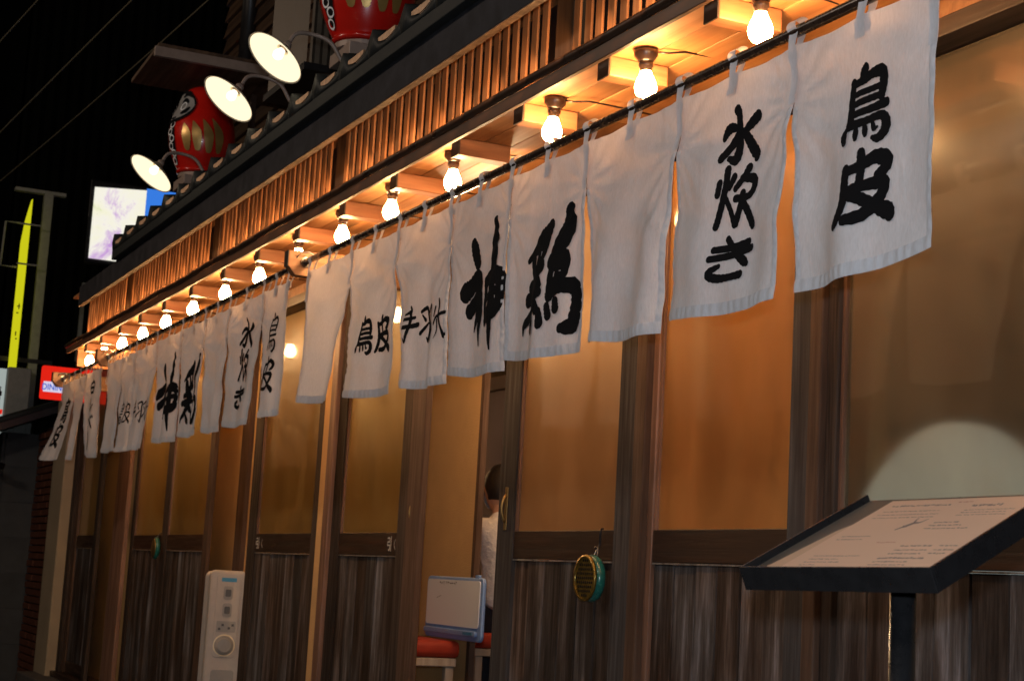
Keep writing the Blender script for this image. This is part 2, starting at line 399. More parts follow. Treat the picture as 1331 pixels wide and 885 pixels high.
bx('top', -5.94, -4.06, 1.56, 2.14, 1.352, 1.40, M['wood_interior'], t, .01)
# plaster board close behind the fixed bright pane
tag(bx('plaster_wall', -4.16, -3.24, .16, .20, FZ, 2.60, M['interior_wall']), 'smooth amber wall lying close behind the bright orange glass pane', 'wall')
# hanging paper lanterns light the room; an added fill lamp brightens the doorway
for i, (x, y, z_) in enumerate([(-4.30, .50, 2.36), (-5.60, .13, 2.36), (-6.75, 1.00, 2.47), (-10.6, 1.2, 2.45), (-12.3, .8, 2.38)]):
    bm = bmesh.new(); lathe(bm, [(.02,-.13), (.08,-.12), (.12,-.06), (.13,0), (.12,.06), (.08,.12), (.02,.13)], (x, y, z_), n=24)
    t = thing('paper_lantern', ['round lit paper lantern behind the wall of the bright orange pane', 'small unseen fill lamp added just inside the open doorway', 'round lit paper lantern over the white-shirted person', 'round lit paper lantern behind the paired far doors', 'round lit paper lantern at the far end of the room'][i], 'lantern', (x, y, z_), 'paper lanterns hanging inside the dining room')
    if i == 1: bmesh.ops.scale(bm, verts=bm.verts, vec=(.45, .45, .6), space=Matrix.Translation((-x, -y, -z_)))
    obj('lamp_shade', bm, M['door_fill' if i == 1 else 'lantern'], t, smooth=True)
    bm = bmesh.new(); tube(bm, [(x, y, z_+.12), (x, y, 2.66)], .006, 6); obj('cord', bm, M['black'], t)

# ------------------------------------------------------------------ facade
Z_SILL, Z_BOARD, Z_RB, Z_RT, Z_LIN = .42, .47, 1.328, 1.417, 2.50
t = thing('threshold', 'concrete and timber threshold running under the sliding doors', 'threshold', (-6.5, 0, GZ))
bx('kerb', -13.2, 1.5, -.22, .058, GZ, .38, M['concrete'], t, .012)
bx('track', -13.2, 1.5, -.055, .055, .381, Z_SILL, M['rail'], t, .004)
# lintel and the board above it
t = thing('lintel', 'long dark wooden lintel with a red-brown board above the glass doors', 'lintel', (-6.5, 0, 2.5))
bx('beam', -13.2, 1.5, -.055, .05, 2.468, 2.512, M['rail'], t, .003)
bx('board', -13.2, 1.5, -.03, .05, 2.514, 2.66, M['bracket'], t)

plank_cache = {}
def planks(x0, x1, z0, z1, y, parent, wd=.115):
    n = max(1, round((x1-x0)/wd)); w_ = (x1-x0)/n
    for k in range(n):
        a = x0 + k*w_ + .0025; b = x0 + (k+1)*w_ - .0025
        dy = random.uniform(-.003, .003)
        o = bx('plank', a, b, y+dy, y+.012+dy, z0, z1, M['board'], parent, .0015)
def glazed(name, label, cat, x0, x1, sl, sr, glass, y=0, stile='stile', wd=.115, handle=None, group=None, bottom=True, stile_r=None):
    """door or window: stiles, rails, frosted pane, boarded lower panel"""
    t = thing(name, label, cat, ((x0+x1)/2, y, Z_SILL), group)
    T = .024
    if sl: bx('stile', x0, x0+sl, y, y+T, Z_SILL+.004, Z_LIN-.034, M[stile], t, .002)
    if sr: bx('stile', x1-sr, x1, y, y+T, Z_SILL+.004, Z_LIN-.034, M[stile_r or stile], t, .002)
    gx0, gx1 = x0+sl, x1-sr
    bx('rail', gx0, gx1, y+.004, y+T-.004, Z_RB, Z_RT, M['rail'], t, .002)
    bx('bottom_rail', gx0, gx1, y+.004, y+T-.004, Z_SILL+.006, Z_SILL+.09, M['rail'], t, .002)
    # thin glazing beads beside the pane; pale wood paints the left edge as lit
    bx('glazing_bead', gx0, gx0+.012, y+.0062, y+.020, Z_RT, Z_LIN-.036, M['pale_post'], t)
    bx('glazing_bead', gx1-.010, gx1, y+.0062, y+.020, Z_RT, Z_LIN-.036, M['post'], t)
    bx('glass_pane', gx0+.0125, gx1-.0105, y+.014, y+.018, Z_RT+.0005, Z_LIN-.037, M[glass], t)
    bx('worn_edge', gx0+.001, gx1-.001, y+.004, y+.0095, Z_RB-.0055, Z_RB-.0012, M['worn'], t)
    planks(gx0+.001, gx1-.001, Z_SILL+.091, Z_RB-.0060, y+.010, t, wd)
    if handle is not None:
        hx = handle
        p = bx('handle_plate', hx-.010, hx+.010, y-.004, y, 1.42, 1.56, M['brass'], t, .001)
        bm = bmesh.new(); tube(bm, [(hx, y-.003, 1.445), (hx, y-.010, 1.455), (hx, y-.016, 1.475), (hx, y-.018, 1.49), (hx, y-.016, 1.505), (hx, y-.010, 1.525), (hx, y-.003, 1.535)], .0050, 8)
        obj('handle', bm, M['brass'], p, smooth=True)
    return t
def post(label, x0, x1, y0, mat='post', y1=.012, name='door_post', cat='post'):
    y0 = max(y0, -.016)
    return tag(bx(name, x0, x1, y0, y1, Z_SILL, Z_LIN-.03, M[mat], None, .004), label, cat)

# near window on the right
glazed('window', 'wide smoky window over weathered boards behind the menu stand', 'window', -3.170, -1.25, .0, .09, 'glass_clearer', .006, 'grey_stile')
post('dark slim post bordering the smoky right window', -3.212, -3.1705, .0, 'stile', .045)
post('brown ridge post between the two dark posts left of the menu stand', -3.262, -3.213, -.035, 'post')
post('wide weathered grey post right of the bright orange pane', -3.352, -3.264, -.004, 'grey_stile')
post('brown post at the near end of the facade beyond the menu', -1.248, -1.10, -.035, 'post')
glazed('window', 'bright orange glazed panel above dark weathered boards', 'window', -4.043, -3.354, .030, .0, 'glass_bright', .004, 'pale_post')
post('brown ridge post between the orange pane and the strainer door', -4.106, -4.045, -.035, 'post')
glazed('sliding_door', 'glazed sliding door with green strainer hanging from its rail, grey stiles', 'door', -5.030, -4.108, .125, .115, 'glass', -.002, 'grey_stile', .12, -4.965, 'sliding doors along the restaurant front')
# opening, then second door
post('brown doorpost at the left edge of the open doorway', -5.834, -5.700, -.045, 'post')
d2 = glazed('sliding_door', 'glazed sliding door left of the open doorway with curved brass pull and chalk writing', 'door', -6.735, -5.836, .100, .125, 'glass_green', .002, 'stile', .12, -5.795, 'sliding doors along the restaurant front')
post('pale brown post between the two doors with chalk writing', -6.810, -6.737, -.035, 'pale_post')
tag(bx('textured_strip', -6.925, -6.812, .0, .02, Z_SILL, Z_LIN-.03, M['plaster']), 'narrow gold textured strip beside the pale brown post', 'strip')
d3 = glazed('sliding_door', 'narrow glazed sliding door right of the white oil heater, marks on its rail', 'door', -7.990, -6.928, .125, .075, 'glass_green', .002, 'stile', .12, None, 'sliding doors along the restaurant front')
# second opening with heater, then paired doors
d4a = glazed('sliding_door', 'right leaf of the paired doors left of the white heater', 'door', -9.800, -8.760, .115, .085, 'glass_green', .002, 'stile', .13, None, 'sliding doors along the restaurant front', stile_r='post')
d4b = glazed('sliding_door', 'left leaf of the paired far doors with the gold disc on its edge', 'door', -10.770, -9.802, .08, .10, 'glass_green', .028, 'stile', .13, None, 'sliding doors along the restaurant front')
post('broad pale brown post left of the paired far doors', -11.130, -10.772, -.05, 'pale_post')
post('slim dark post right of the farthest narrow door', -11.76, -11.66, -.03, 'stile')
glazed('sliding_door', 'narrow farthest door beside the beige pillar', 'door', -12.62, -11.762, .11, .05, 'glass_green', .004, 'post', .14, None, 'sliding doors along the restaurant front')
post('thin dark post beside the beige pillar', -12.74, -12.622, -.045, 'stile')
# chalk writing on door rails
STROKES = {}
def S(ch, *st): STROKES[ch] = [[(p[0], p[1], p[2] if len(p) > 2 else .08) for p in s] for s in st]
S('hiku', [(.05,.1),(.45,.1),(.43,.35),(.08,.38),(.05,.6),(.48,.6),(.42,.95),(.25,.88)], [(.72,0),(.72,1)])
S('ku', [(.7,.05),(.25,.5),(.75,.95)])
S('tori', [(.47,-.02,.09),(.40,.06,.10),(.34,.16,.07)],
  [(.16,.17,.08),(.14,.45,.09),(.16,.76,.10)],
  [(.18,.20,.07),(.42,.14,.08),(.62,.05,.09),(.86,.02,.12),(.88,.18,.12),(.84,.34,.10)],
  [(.2,.345,.06),(.5,.28,.06),(.8,.21,.06)], [(.2,.475,.065),(.5,.40,.065),(.82,.33,.065)],
  [(.2,.61,.07),(.5,.54,.07),(.95,.43,.085)],
  [(.18,.76,.09),(.45,.70,.08),(.80,.60,.08),(.92,.66,.11),(.92,.80,.12),(.80,.90,.09),(.68,.90,.04)],
  [(.10,.80,.04),(.07,.90,.09),(.08,.98,.07)], [(.31,.78,.05),(.33,.87,.075),(.34,.93,.055)],
  [(.48,.73,.05),(.52,.82,.07),(.54,.87,.05)], [(.64,.68,.04),(.70,.78,.055),(.76,.76,.03)])
S('kawa', [(.20,.22,.09),(.18,.45,.10),(.15,.70,.10),(.08,.90,.09),(.03,.98,.07)],
  [(.22,.24,.07),(.45,.17,.08),(.70,.04,.10),(.88,.08,.13),(.84,.20,.10),(.72,.28,.06)],
  [(.47,.0,.09),(.47,.14,.09),(.46,.30,.08),(.42,.48,.08)],
  [(.26,.50,.07),(.55,.42,.08),(.82,.38,.11),(.82,.50,.10),(.66,.68,.10),(.46,.84,.10),(.22,.90,.08)],
  [(.24,.56,.08),(.44,.60,.09),(.68,.70,.10),(.88,.77,.13),(.92,.82,.10)])
S('mizu', [(.44,.0,.10),(.49,.10,.09),(.47,.40,.10),(.44,.80,.12),(.40,.93,.10),(.24,.92,.05)],
  [(.04,.52,.08),(.16,.40,.09),(.34,.34,.08),(.42,.40,.06),(.30,.62,.10),(.08,.90,.11)],
  [(.94,.08,.11),(.78,.22,.10),(.58,.38,.06)], [(.56,.40,.08),(.72,.55,.12),(.86,.74,.12),(.88,.82,.08)])
S('taki', [(.28,.06,.09),(.27,.30,.09),(.22,.58,.09),(.10,.84,.08),(.05,.97,.08)],
  [(.12,.28,.08),(.10,.46,.08)], [(.44,.16,.08),(.36,.34,.06)], [(.28,.50,.06),(.40,.68,.07),(.46,.90,.08)],
  [(.74,.0,.10),(.66,.14,.08),(.50,.34,.07)], [(.62,.16,.07),(.90,.16,.09),(.92,.30,.08),(.80,.44,.07),(.52,.50,.07)],
  [(.68,.40,.08),(.64,.62,.08),(.50,.88,.08)], [(.66,.52,.07),(.80,.66,.09),(.92,.86,.11)])
S('ki', [(.12,.23,.065),(.50,.235,.07),(.90,.16,.075)], [(.05,.45,.065),(.50,.43,.07),(.98,.33,.075)],
  [(.40,.0,.07),(.52,.20,.07),(.66,.44,.075),(.84,.64,.09),(.90,.70,.06)],
  [(.26,.66,.05),(.10,.76,.075),(.08,.88,.085),(.26,.97,.08),(.52,.975,.07),(.78,.95,.08)])
S('kami', [(.25,.02,.07),(.29,.10,.10),(.34,.21,.08)],
  [(.05,.50,.12),(.18,.44,.10),(.34,.34,.08),(.40,.38,.07),(.30,.54,.08),(.12,.68,.09)],
  [(.35,.48,.09),(.38,.64,.09),(.37,.80,.06),(.40,.98,.02)], [(.34,.60,.06),(.28,.74,.06),(.24,.86,.02)],
  [(.77,-.20,.05),(.78,.0,.09),(.80,.30,.09),(.80,.60,.10),(.80,.80,.07),(.84,1.0,.02)],
  [(.58,.40,.08),(.57,.55,.08),(.60,.72,.10)], [(.58,.40,.07),(.80,.32,.09),(.98,.36,.10),(.98,.50,.09),(.90,.64,.09),(.66,.70,.09)],
  [(.60,.55,.05),(.92,.46,.05)])
S('niwatori', [(.84,-.02,.09),(.82,.12,.14),(.70,.28,.12),(.60,.40,.09)],
  [(.50,.10,.08),(.42,.20,.12),(.22,.30,.08),(.04,.40,.03)],
  [(.16,.36,.06),(.20,.48,.09),(.24,.54,.06)], [(.32,.30,.04),(.34,.42,.06)], [(.48,.22,.06),(.42,.36,.05),(.38,.46,.05)],
  [(.42,.44,.08),(.22,.56,.09),(.40,.60,.08),(.20,.72,.10)], [(.06,.74,.08),(.30,.68,.09),(.44,.66,.05)],
  [(.34,.60,.07),(.32,.74,.08),(.18,.86,.08),(.02,.96,.05),(.0,1.04,.02)], [(.30,.72,.07),(.40,.80,.07)],
  [(.66,.36,.06),(.60,.52,.06),(.60,.66,.07)], [(.66,.38,.06),(.82,.34,.06),(.80,.50,.05),(.70,.50,.04)], [(.62,.58,.05),(.74,.52,.04)],
  [(.60,.68,.07),(.74,.60,.07),(.94,.60,.09),(.98,.74,.10),(.93,.90,.10),(.78,.94,.05)], [(.66,.44,.05),(.80,.42,.05)], [(.12,.62,.07),(.34,.56,.08)], [(.22,.40,.05),(.30,.62,.07),(.26,.80,.07)],
  [(.24,.88,.05),(.30,.96,.08),(.32,.99,.05)], [(.46,.82,.05),(.48,.91,.07)], [(.58,.77,.05),(.60,.84,.06)], [(.70,.72,.05),(.71,.78,.06)])
S('te', [(.62,.0,.06),(.64,.10,.08),(.44,.18,.06),(.24,.24,.04)], [(.14,.38,.07),(.50,.32,.07),(.82,.26,.06)],
  [(.04,.62,.07),(.50,.54,.09),(.98,.44,.10)], [(.60,.14,.08),(.60,.50,.09),(.50,.80,.08),(.44,.96,.05),(.36,.86,.03)])
S('hane', [(.06,.26,.06),(.40,.12,.08),(.44,.40,.09),(.46,.80,.09),(.44,.96,.06),(.34,.88,.04)], [(.10,.34,.04),(.22,.44,.08)],
  [(.04,.80,.09),(.20,.64,.07),(.36,.50,.04)], [(.54,.20,.06),(.86,.04,.08),(.90,.40,.09),(.92,.78,.09),(.88,.96,.06),(.78,.86,.04)],
  [(.60,.28,.04),(.70,.38,.07)], [(.56,.70,.08),(.80,.44,.04)])
S('saki', [(.24,.20,.08),(.16,.42,.06)], [(.46,.0,.06),(.52,.18,.08),(.46,.44,.07)], [(.10,.62,.07),(.30,.46,.07),(.60,.38,.08),(.94,.34,.09)],
  [(.40,.52,.07),(.36,.76,.06),(.16,.98,.02)], [(.52,.44,.08),(.66,.70,.09),(.86,.92,.12),(.94,.84,.03)])
S('shiro', [(.5,0,.09),(.4,.15,.07)], [(.15,.2),(.15,.95)], [(.15,.2),(.85,.17),(.85,.95)], [(.2,.55),(.8,.53)], [(.2,.92),(.85,.9)])
S('re', [(.25,.0,.09),(.25,.9,.09),(.9,.45,.06)])
S('ba', [(.34,.3,.08),(.22,.62,.08),(.02,.92,.07)], [(.58,.25,.07),(.78,.55,.09),(.95,.9,.09)], [(.72,.05,.07),(.8,.16,.07)], [(.92,.0,.07),(1.0,.1,.07)])
S('bar', [(.5,.02,.10),(.5,.5,.08),(.47,.98,.08)])
# the signwriter's shapes are set upright
for ch_, k_ in dict(tori=.22, kawa=.225, mizu=.295, taki=.21, kami=.13, niwatori=.13, te=.13, hane=.155, saki=.095).items():
    STROKES[ch_] = [[(x_, (y_ + k_*(x_-.5) - k_/2)/(1-k_), w_) for x_, y_, w_ in st_] for st_ in STROKES[ch_]]
def catmull(pts, n=6):
    if len(pts) == 2:
        return [tuple(pts[0][k] + (pts[1][k]-pts[0][k])*i/n for k in range(3)) for i in range(n+1)]
    P = [pts[0]] + pts + [pts[-1]]; out = []
    for i in range(1, len(P)-2):
        p0, p1, p2, p3 = P[i-1], P[i], P[i+1], P[i+2]
        for s in range(n):
            t_ = s/n
            out.append(tuple(.5*((2*p1[k]) + (-p0[k]+p2[k])*t_ + (2*p0[k]-5*p1[k]+4*p2[k]-p3[k])*t_*t_ + (-p0[k]+3*p1[k]-3*p2[k]+p3[k])*t_**3) for k in range(3)))
    out.append(tuple(pts[-1])); return out
def stroke_mesh(bm, pts, f, aspect=1.0, wmul=1.0, lift=0.0):
    """ribbon with round ends; f maps (u, v, lift) of the glyph square to space. widths are radii-like in glyph units"""
    c = catmull([(p[0], p[1]*aspect, p[2]*wmul) for p in pts])
    rows = []
    def add(x, y, dx, dy, r):
        rows.append([bm.verts.new(f(x - dy*r*s, (y + dx*r*s)/aspect, lift)) for s in (-1, -.33, .33, 1)])
    n = len(c)
    for i, (x, y, r) in enumerate(c):
        a = c[max(i-1, 0)]; b = c[min(i+1, n-1)]
        dx, dy = b[0]-a[0], b[1]-a[1]; L = math.hypot(dx, dy) or 1; dx /= L; dy /= L
        jit = 1 + .07*math.sin(i*2.3 + x*9)
        if i == 0:
            for k in (3, 2, 1): q = k/3.2; add(x - dx*r*q, y - dy*r*q, dx, dy, r*math.sqrt(1-q*q))
        add(x, y, dx, dy, r*jit)
        if i == n-1:
            for k in (1, 2, 3): q = k/3.2; add(x + dx*r*q, y + dy*r*q, dx, dy, r*math.sqrt(1-q*q))
    for a, b in zip(rows, rows[1:]):
        for k in range(3): bm.faces.new((a[k], a[k+1], b[k+1], b[k]))
def flat_text(name, glyphs, parent, mat, wmul=.6):
    bm = bmesh.new()
    for ch, x0, x1, z0, z1, y in glyphs:
        for k, st in enumerate(STROKES[ch]):
            stroke_mesh(bm, st, lambda u, v, l: (x0+(x1-x0)*u, y - l, z1-(z1-z0)*v), (z1-z0)/(x1-x0), wmul, k*.0001)
    return obj(name, bm, mat, parent)
M['chalk'] = plain('white_chalk', (.6,.58,.55), .8, 0, .2, 0, .1, 60, 0)
flat_text('chalk_writing', [('hiku', -6.060, -6.005, 1.345, 1.400, .0045), ('ku', -5.995, -5.965, 1.350, 1.392, .0045)], d2, M['chalk'], .5)
flat_text('chalk_writing', [('hiku', -7.845, -7.775, 1.345, 1.400, .0045), ('ku', -7.765, -7.725, 1.350, 1.392, .0045)], d3, M['chalk'], .45)

# ------------------------------------------------------------------ pillars at the far end
t = thing('beige_pillar', 'stained beige plaster pillar at the far end of the doors', 'pillar', (-12.95, 0, GZ))
bx('shaft', -13.25, -12.742, -.09, .06, GZ+.001, 2.46, M['beige_plaster'], t, .01)
t = thing('brick_pillar', 'reddish ribbed brick pillar beside the dark neighbouring wall', 'pillar', (-13.7, 0, GZ))
bx('core', -14.25, -13.27, -.02, .3, GZ, 2.3, M['rail'], t)
M['brick'] = plain('red_brown_tile', (.12,.04,.02), .7, 0, .3, 0, .3, 30, .4)
zb = GZ+.02
br = None
k = 0
while zb < 2.24:
    for (xa, xb) in (((-14.24, -13.78), (-13.77, -13.275)) if k % 2 else ((-14.24, -13.95), (-13.94, -13.55), (-13.54, -13.275))):
        bx('brick', xa, xb, -.05-random.uniform(0, .012), -.021, zb, zb+.048, M['brick'], t, .004)
    zb += .058; k += 1

# ------------------------------------------------------------------ eave
E0, E1 = -10.62, -1.0
EF = -9.66      # the fascia, lattice and roof stop short of the gutter's end
EL = -10.02
ER = -8.62
SZ = 2.562
ev = thing('eave', 'timber eave with planked soffit, slatted lattice and dark gutter over the noren', 'eave', (-6, -.45, SZ))
ys = [-.455, -.37, -.28, -.19, -.10, -.032]
for i in range(5):
    xs = E0
    while xs < E1 - .01:
        xe = min(E1, xs + random.uniform(2.6, 3.8))
        bx('soffit_board', xs+.001, xe-.001, ys[i]+.0015, ys[i+1]-.0015, SZ+random.uniform(0,.002), SZ+.02, M['soffit'], ev, .0015)
        xs = xe
# gutter board and pipe
bx('gutter_board', E0+.12, E1, -.533, -.519, 2.509, 2.545, M['beam'], ev, .002)
bx('gutter_bed', E0-.1, E1, -.500, -.457, 2.566, 2.583, M['beam'], ev)
bm = bmesh.new(); pts = []
xx = E0+.10
while xx < E1: pts.append((xx, -.534, 2.558 + (.0028*math.sin(xx*6.0) + .0015*math.sin(xx*2.9+1))*(1 if xx < -6 else .35))); xx += .06
tube(bm, pts, .0125, 10); obj('pipe', bm, M['pipe'], ev, smooth=True)
# lattice
bx('lattice_backing', EL, E1, -.4565, -.445, 2.584, 2.80, M['black'], ev)
LP = [-8.90, -7.12, -5.45, -3.70, -2.0]
sm = None; x = EL + .02
for lp in LP: bx('lattice_post', lp-.055, lp+.045, -.497, -.457, 2.585, 2.79, M['lattice_post'], ev, .003)
while x < E1:
    if not any(lp-.08 < x < lp+.07 for lp in LP):
        if sm is None:
            bm = bmesh.new(); box(bm, x-.0175, x+.0175, -.503, -.4955, 2.585, 2.785); sm = obj('slat', bm, M['slat'], ev, .002, loc=(x+6, 0, 0)); sx = x
        else:
            o = sm.copy(); C.objects.link(o); o.location = (x+6, random.uniform(-.0015, .0015), random.uniform(-.003, .003)); o.rotation_euler = (0, random.uniform(-.006, .006), 0)
    x += .0625
# fascia and its soffit
bx('fascia_soffit', EL, E1, -.600, -.44, 2.7865, 2.80, M['soffit'], ev)
bm = bmesh.new(); prism_x(bm, [(-.632, 2.694), (-.606, 2.694), (-.606, 2.820), (-.632, 2.805)], EF, E1)
obj('fascia', bm, M['fascia'], ev, .003)
bx('drip_board', ER, E1, -.664, -.6325, 2.800, 2.852, M['tile'], ev, .003)
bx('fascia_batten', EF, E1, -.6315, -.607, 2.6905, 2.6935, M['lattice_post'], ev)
# rafters with bulbs
BX = [-2.43, -2.933, -3.439, -3.936, -4.641, -5.159, -5.67, -6.196, -6.732, -7.263, -7.83, -8.38, -8.926, -9.436, -9.96, -10.428]
BN = ['just beyond the right end of the visible row', 'nearest of all, at the very top of the picture', 'second nearest, above the drape lettered in three characters', 'third nearest, above the blank drape', 'fourth from the right, above the large brush-lettered drapes', 'fifth from the right, above the three-character small-print drape', 'sixth from the right, two along from the octagonal bracket', 'half hidden behind the octagonal rod bracket', 'first one left of the octagonal bracket', 'second one left of the octagonal bracket', 'third one left of the octagonal bracket', 'fourth one left of the octagonal bracket', 'fifth one left of the octagonal bracket', 'just right of the farther rod bracket', 'half hidden behind the farther rod bracket', 'last and farthest at the end of the eave']
proto = None
for i, bxp in enumerate(BX):
    bm = bmesh.new(); xr = bxp + (-.115 if bxp > -4.2 else .145)
    box(bm, xr-.028, xr+.028, -.452, -.285, SZ-.052, SZ-.0005)
    r_ = obj('rafter', bm, M['rafter'], ev, .003)
    bm = bmesh.new(); box(bm, xr-.029, xr+.029, -.4568, -.4525, SZ-.053, SZ-.0005); obj('end_cap', bm, M['rafter_end'], r_)
    if i == 0: pass
    lab = 'bare lit eave bulb, ' + BN[i]
    if proto is None:
        o0 = Vector((bxp, -.40, SZ))
        proto = thing('light_bulb', lab, 'light bulb', o0, 'bare bulbs in a row under the eave')
        bm = bmesh.new(); lathe(bm, [(.029,-.0008), (.030,-.006), (.030,-.016), (.022,-.026), (.019,-.032)], o0, n=24); obj('ceiling_rose', bm, M['socket'], proto, smooth=True)
        bm = bmesh.new(); lathe(bm, [(.016,-.0325), (.019,-.036), (.018,-.044), (.0155,-.046), (.0155,-.055)], o0, n=20); obj('socket', bm, M['socket'], proto, smooth=True)
        bm = bmesh.new(); lathe(bm, [(.0135,-.0555), (.016,-.064), (.022,-.076), (.0265,-.088), (.0275,-.098), (.025,-.110), (.018,-.1195), (.009,-.1240), (.001,-.1250)], o0, n=24)
        obj('bulb', bm, M['bulb'], proto, smooth=True)
        bm = bmesh.new(); tube(bm, [o0+Vector((.02,.018,-.008)), o0+Vector((.035,.04,-.010)), o0+Vector((.05,.08,-.004)), o0+Vector((.055,.16,-.003)), o0+Vector((.055,.365,-.003))], .0028, 6); obj('cable', bm, M['socket'], proto, smooth=True)
    else: dup(proto, (bxp, -.40, SZ), lab).rotation_euler = (random.uniform(-.05, .05), random.uniform(-.05, .05), random.uniform(-.3, .3))
# unseen spots added at gutter height to wash the slats with warm light
for i in range(44):
    light('slat_fill_light', 'SPOT', (EL-.05+i*.21, -.566, 2.580), 2.6, (1.0, .50, .22), .004, (E0+.07+i*.21, -.505, 2.632), 78, 1.0)
# end board of the eave
bx('end_board', E0-.03, E0-.002, -.44, -.03, SZ-.11, SZ+.0, M['rafter'], ev, .003)

# wall above the lattice behind the roof, roof tiles
rf = thing('tiled_roof', 'low black tiled roof edge with pale mortar crescents above the grey fascia', 'roof', (-6, -.4, 2.86))
bm = bmesh.new()
v = [bm.verts.new(p) for p in ((ER,-.62,2.80), (E1,-.62,2.80), (E1,.4,3.02), (ER,.4,3.02), (ER,-.62,2.86), (E1,-.62,2.86), (E1,.4,3.06), (ER,.4,3.06))]
for f_ in ((3,2,1,0), (4,5,6,7), (0,1,5,4), (2,3,7,6), (1,2,6,5), (3,0,4,7)): bm.faces.new([v[i] for i in f_])
obj('roof_deck', bm, M['fascia'], rf)
TW = .276
def wave(u):    # pan tile section, u 0..1: hump then shallow trough
    return .052*math.exp(-((u-.13)/.10)**2) + .052*math.exp(-((u-1.13)/.10)**2) - .020*math.sin(math.pi*min(1, max(0, (u-.25)/.75)))
bm = bmesh.new(); NU = 16
def tv(u, y, z): return bm.verts.new(((u-.5)*TW, y, z))
rows = []
for (yy, zz, hh) in ((-.685, -.028, 0), (-.690, .004, 1), (-.655, .010, 1), (-.30, .055, 1), (.05, .12, 1)):
    rows.append([tv(i/NU, yy + .66, zz + (wave(i/NU) if hh else -.012*0)) for i in range(NU+1)])
for a, b in zip(rows, rows[1:]):
    for i in range(NU): bm.faces.new((a[i], a[i+1], b[i+1], b[i]))
bmesh.ops.translate(bm, verts=bm.verts, vec=(0, -.64, 2.872))
me_o = obj('roof_tile', bm, M['tile'], None, smooth=True)
s_ = me_o.modifiers.new('solid', 'SOLIDIFY'); s_.thickness = .012; s_.offset = -1
# crescent filler
bm = bmesh.new(); top = []; bot = []
for i in range(9):
    u = .36 + .52*i/8
    top.append((( u-.5)*TW, .006)); bot.append(((u-.5)*TW, wave(u)+.003 + .001))
fr = [bm.verts.new((x_, -.672, z_)) for x_, z_ in top] ; fb = [bm.verts.new((x_, -.672, min(z_, .0055))) for x_, z_ in bot]
br_ = [bm.verts.new((x_, -.645, z_)) for x_, z_ in top]; bb = [bm.verts.new((x_, -.645, min(z_, .0055))) for x_, z_ in bot]
for i in range(8):
    bm.faces.new((fr[i], fr[i+1], fb[i+1], fb[i])); bm.faces.new((fr[i], br_[i], br_[i+1], fr[i+1])); bm.faces.new((br_[i], bb[i], bb[i+1], br_[i+1]))
bmesh.ops.translate(bm, verts=bm.verts, vec=(0, 0, 2.876))
fill = obj('mortar_crescent', bm, M['filler'], None)
me_o.parent = rf; fill.parent = rf
base_r = Vector(rf.location)
x = -4.333; xs = []
while x > ER+.05: xs.append(x); x -= TW
x = -4.333+TW
while x < E1: xs.append(x); x += TW
for i, x in enumerate(xs):
    for src in (me_o, fill):
        o = src if i == 0 else src.copy()
        if i: C.objects.link(o)
        o.location = Vector((x, 0, 0)) - base_r + Vector((0, 0, random.uniform(-.002, .002)))

# ------------------------------------------------------------------ rods, brackets
def rod(label, x0, x1, z0, z1):
    bm = bmesh.new(); n = 20
    pts = [(x0+(x1-x0)*i/n, -.47, z0+(z1-z0)*i/n - .004*math.sin(math.pi*i/n)) for i in range(n+1)]
    tube(bm, pts, .0125, 12)
    tag(obj('noren_rod', bm, M['rod'], smooth=True), label, 'rod', 'rods the noren curtains hang from')
rod('long dark rod carrying the big near curtain right of the octagonal bracket', -5.90, -.9, 2.392, 2.378)
rod('dark rod carrying the middle curtain between the two brackets', -9.50, -5.92, 2.396, 2.394)
rod('short dark rod at the far end carrying the farthest curtain', -10.90, -9.52, 2.394, 2.396)
for i, xb in enumerate((-5.885, -9.47, -10.90, -1.62)):
    bm = bmesh.new(); prism_x(bm, [(-.537, 2.43), (-.537, 2.372), (-.508, 2.338), (-.05, 2.338), (-.05, 2.43), (-.30, 2.43), (-.30, 2.44)], xb-.022, xb+.022)
    t = thing('rod_bracket', ['octagonal wooden bracket joining the near and middle curtain rods', 'chamfered wooden bracket joining the middle and farthest curtain rods', 'chamfered wooden bracket at the far end of the last curtain rod', 'chamfered wooden bracket near the right end of the near rod'][i], 'bracket', (xb, -.3, 2.38), 'brackets holding the curtain rods')
    obj('arm', bm, M['bracket'], t, .003)
    bx('end_cap', xb-.024, xb+.024, -.5395, -.5375, 2.37, 2.43, M['rafter_end'], t)
    bm = bmesh.new(); tube(bm, [(xb+.023, -.47, 2.39), (xb+.030, -.47, 2.39)], .020, 16); obj('washer', bm, M['rod'], t)
    bm = bmesh.new(); tube(bm, [(xb+.023, -.505, 2.405), (xb+.045, -.500, 2.42), (xb+.055, -.47, 2.425), (xb+.06, -.44, 2.41)], .0025, 6); obj('wire', bm, M['metal'], t)

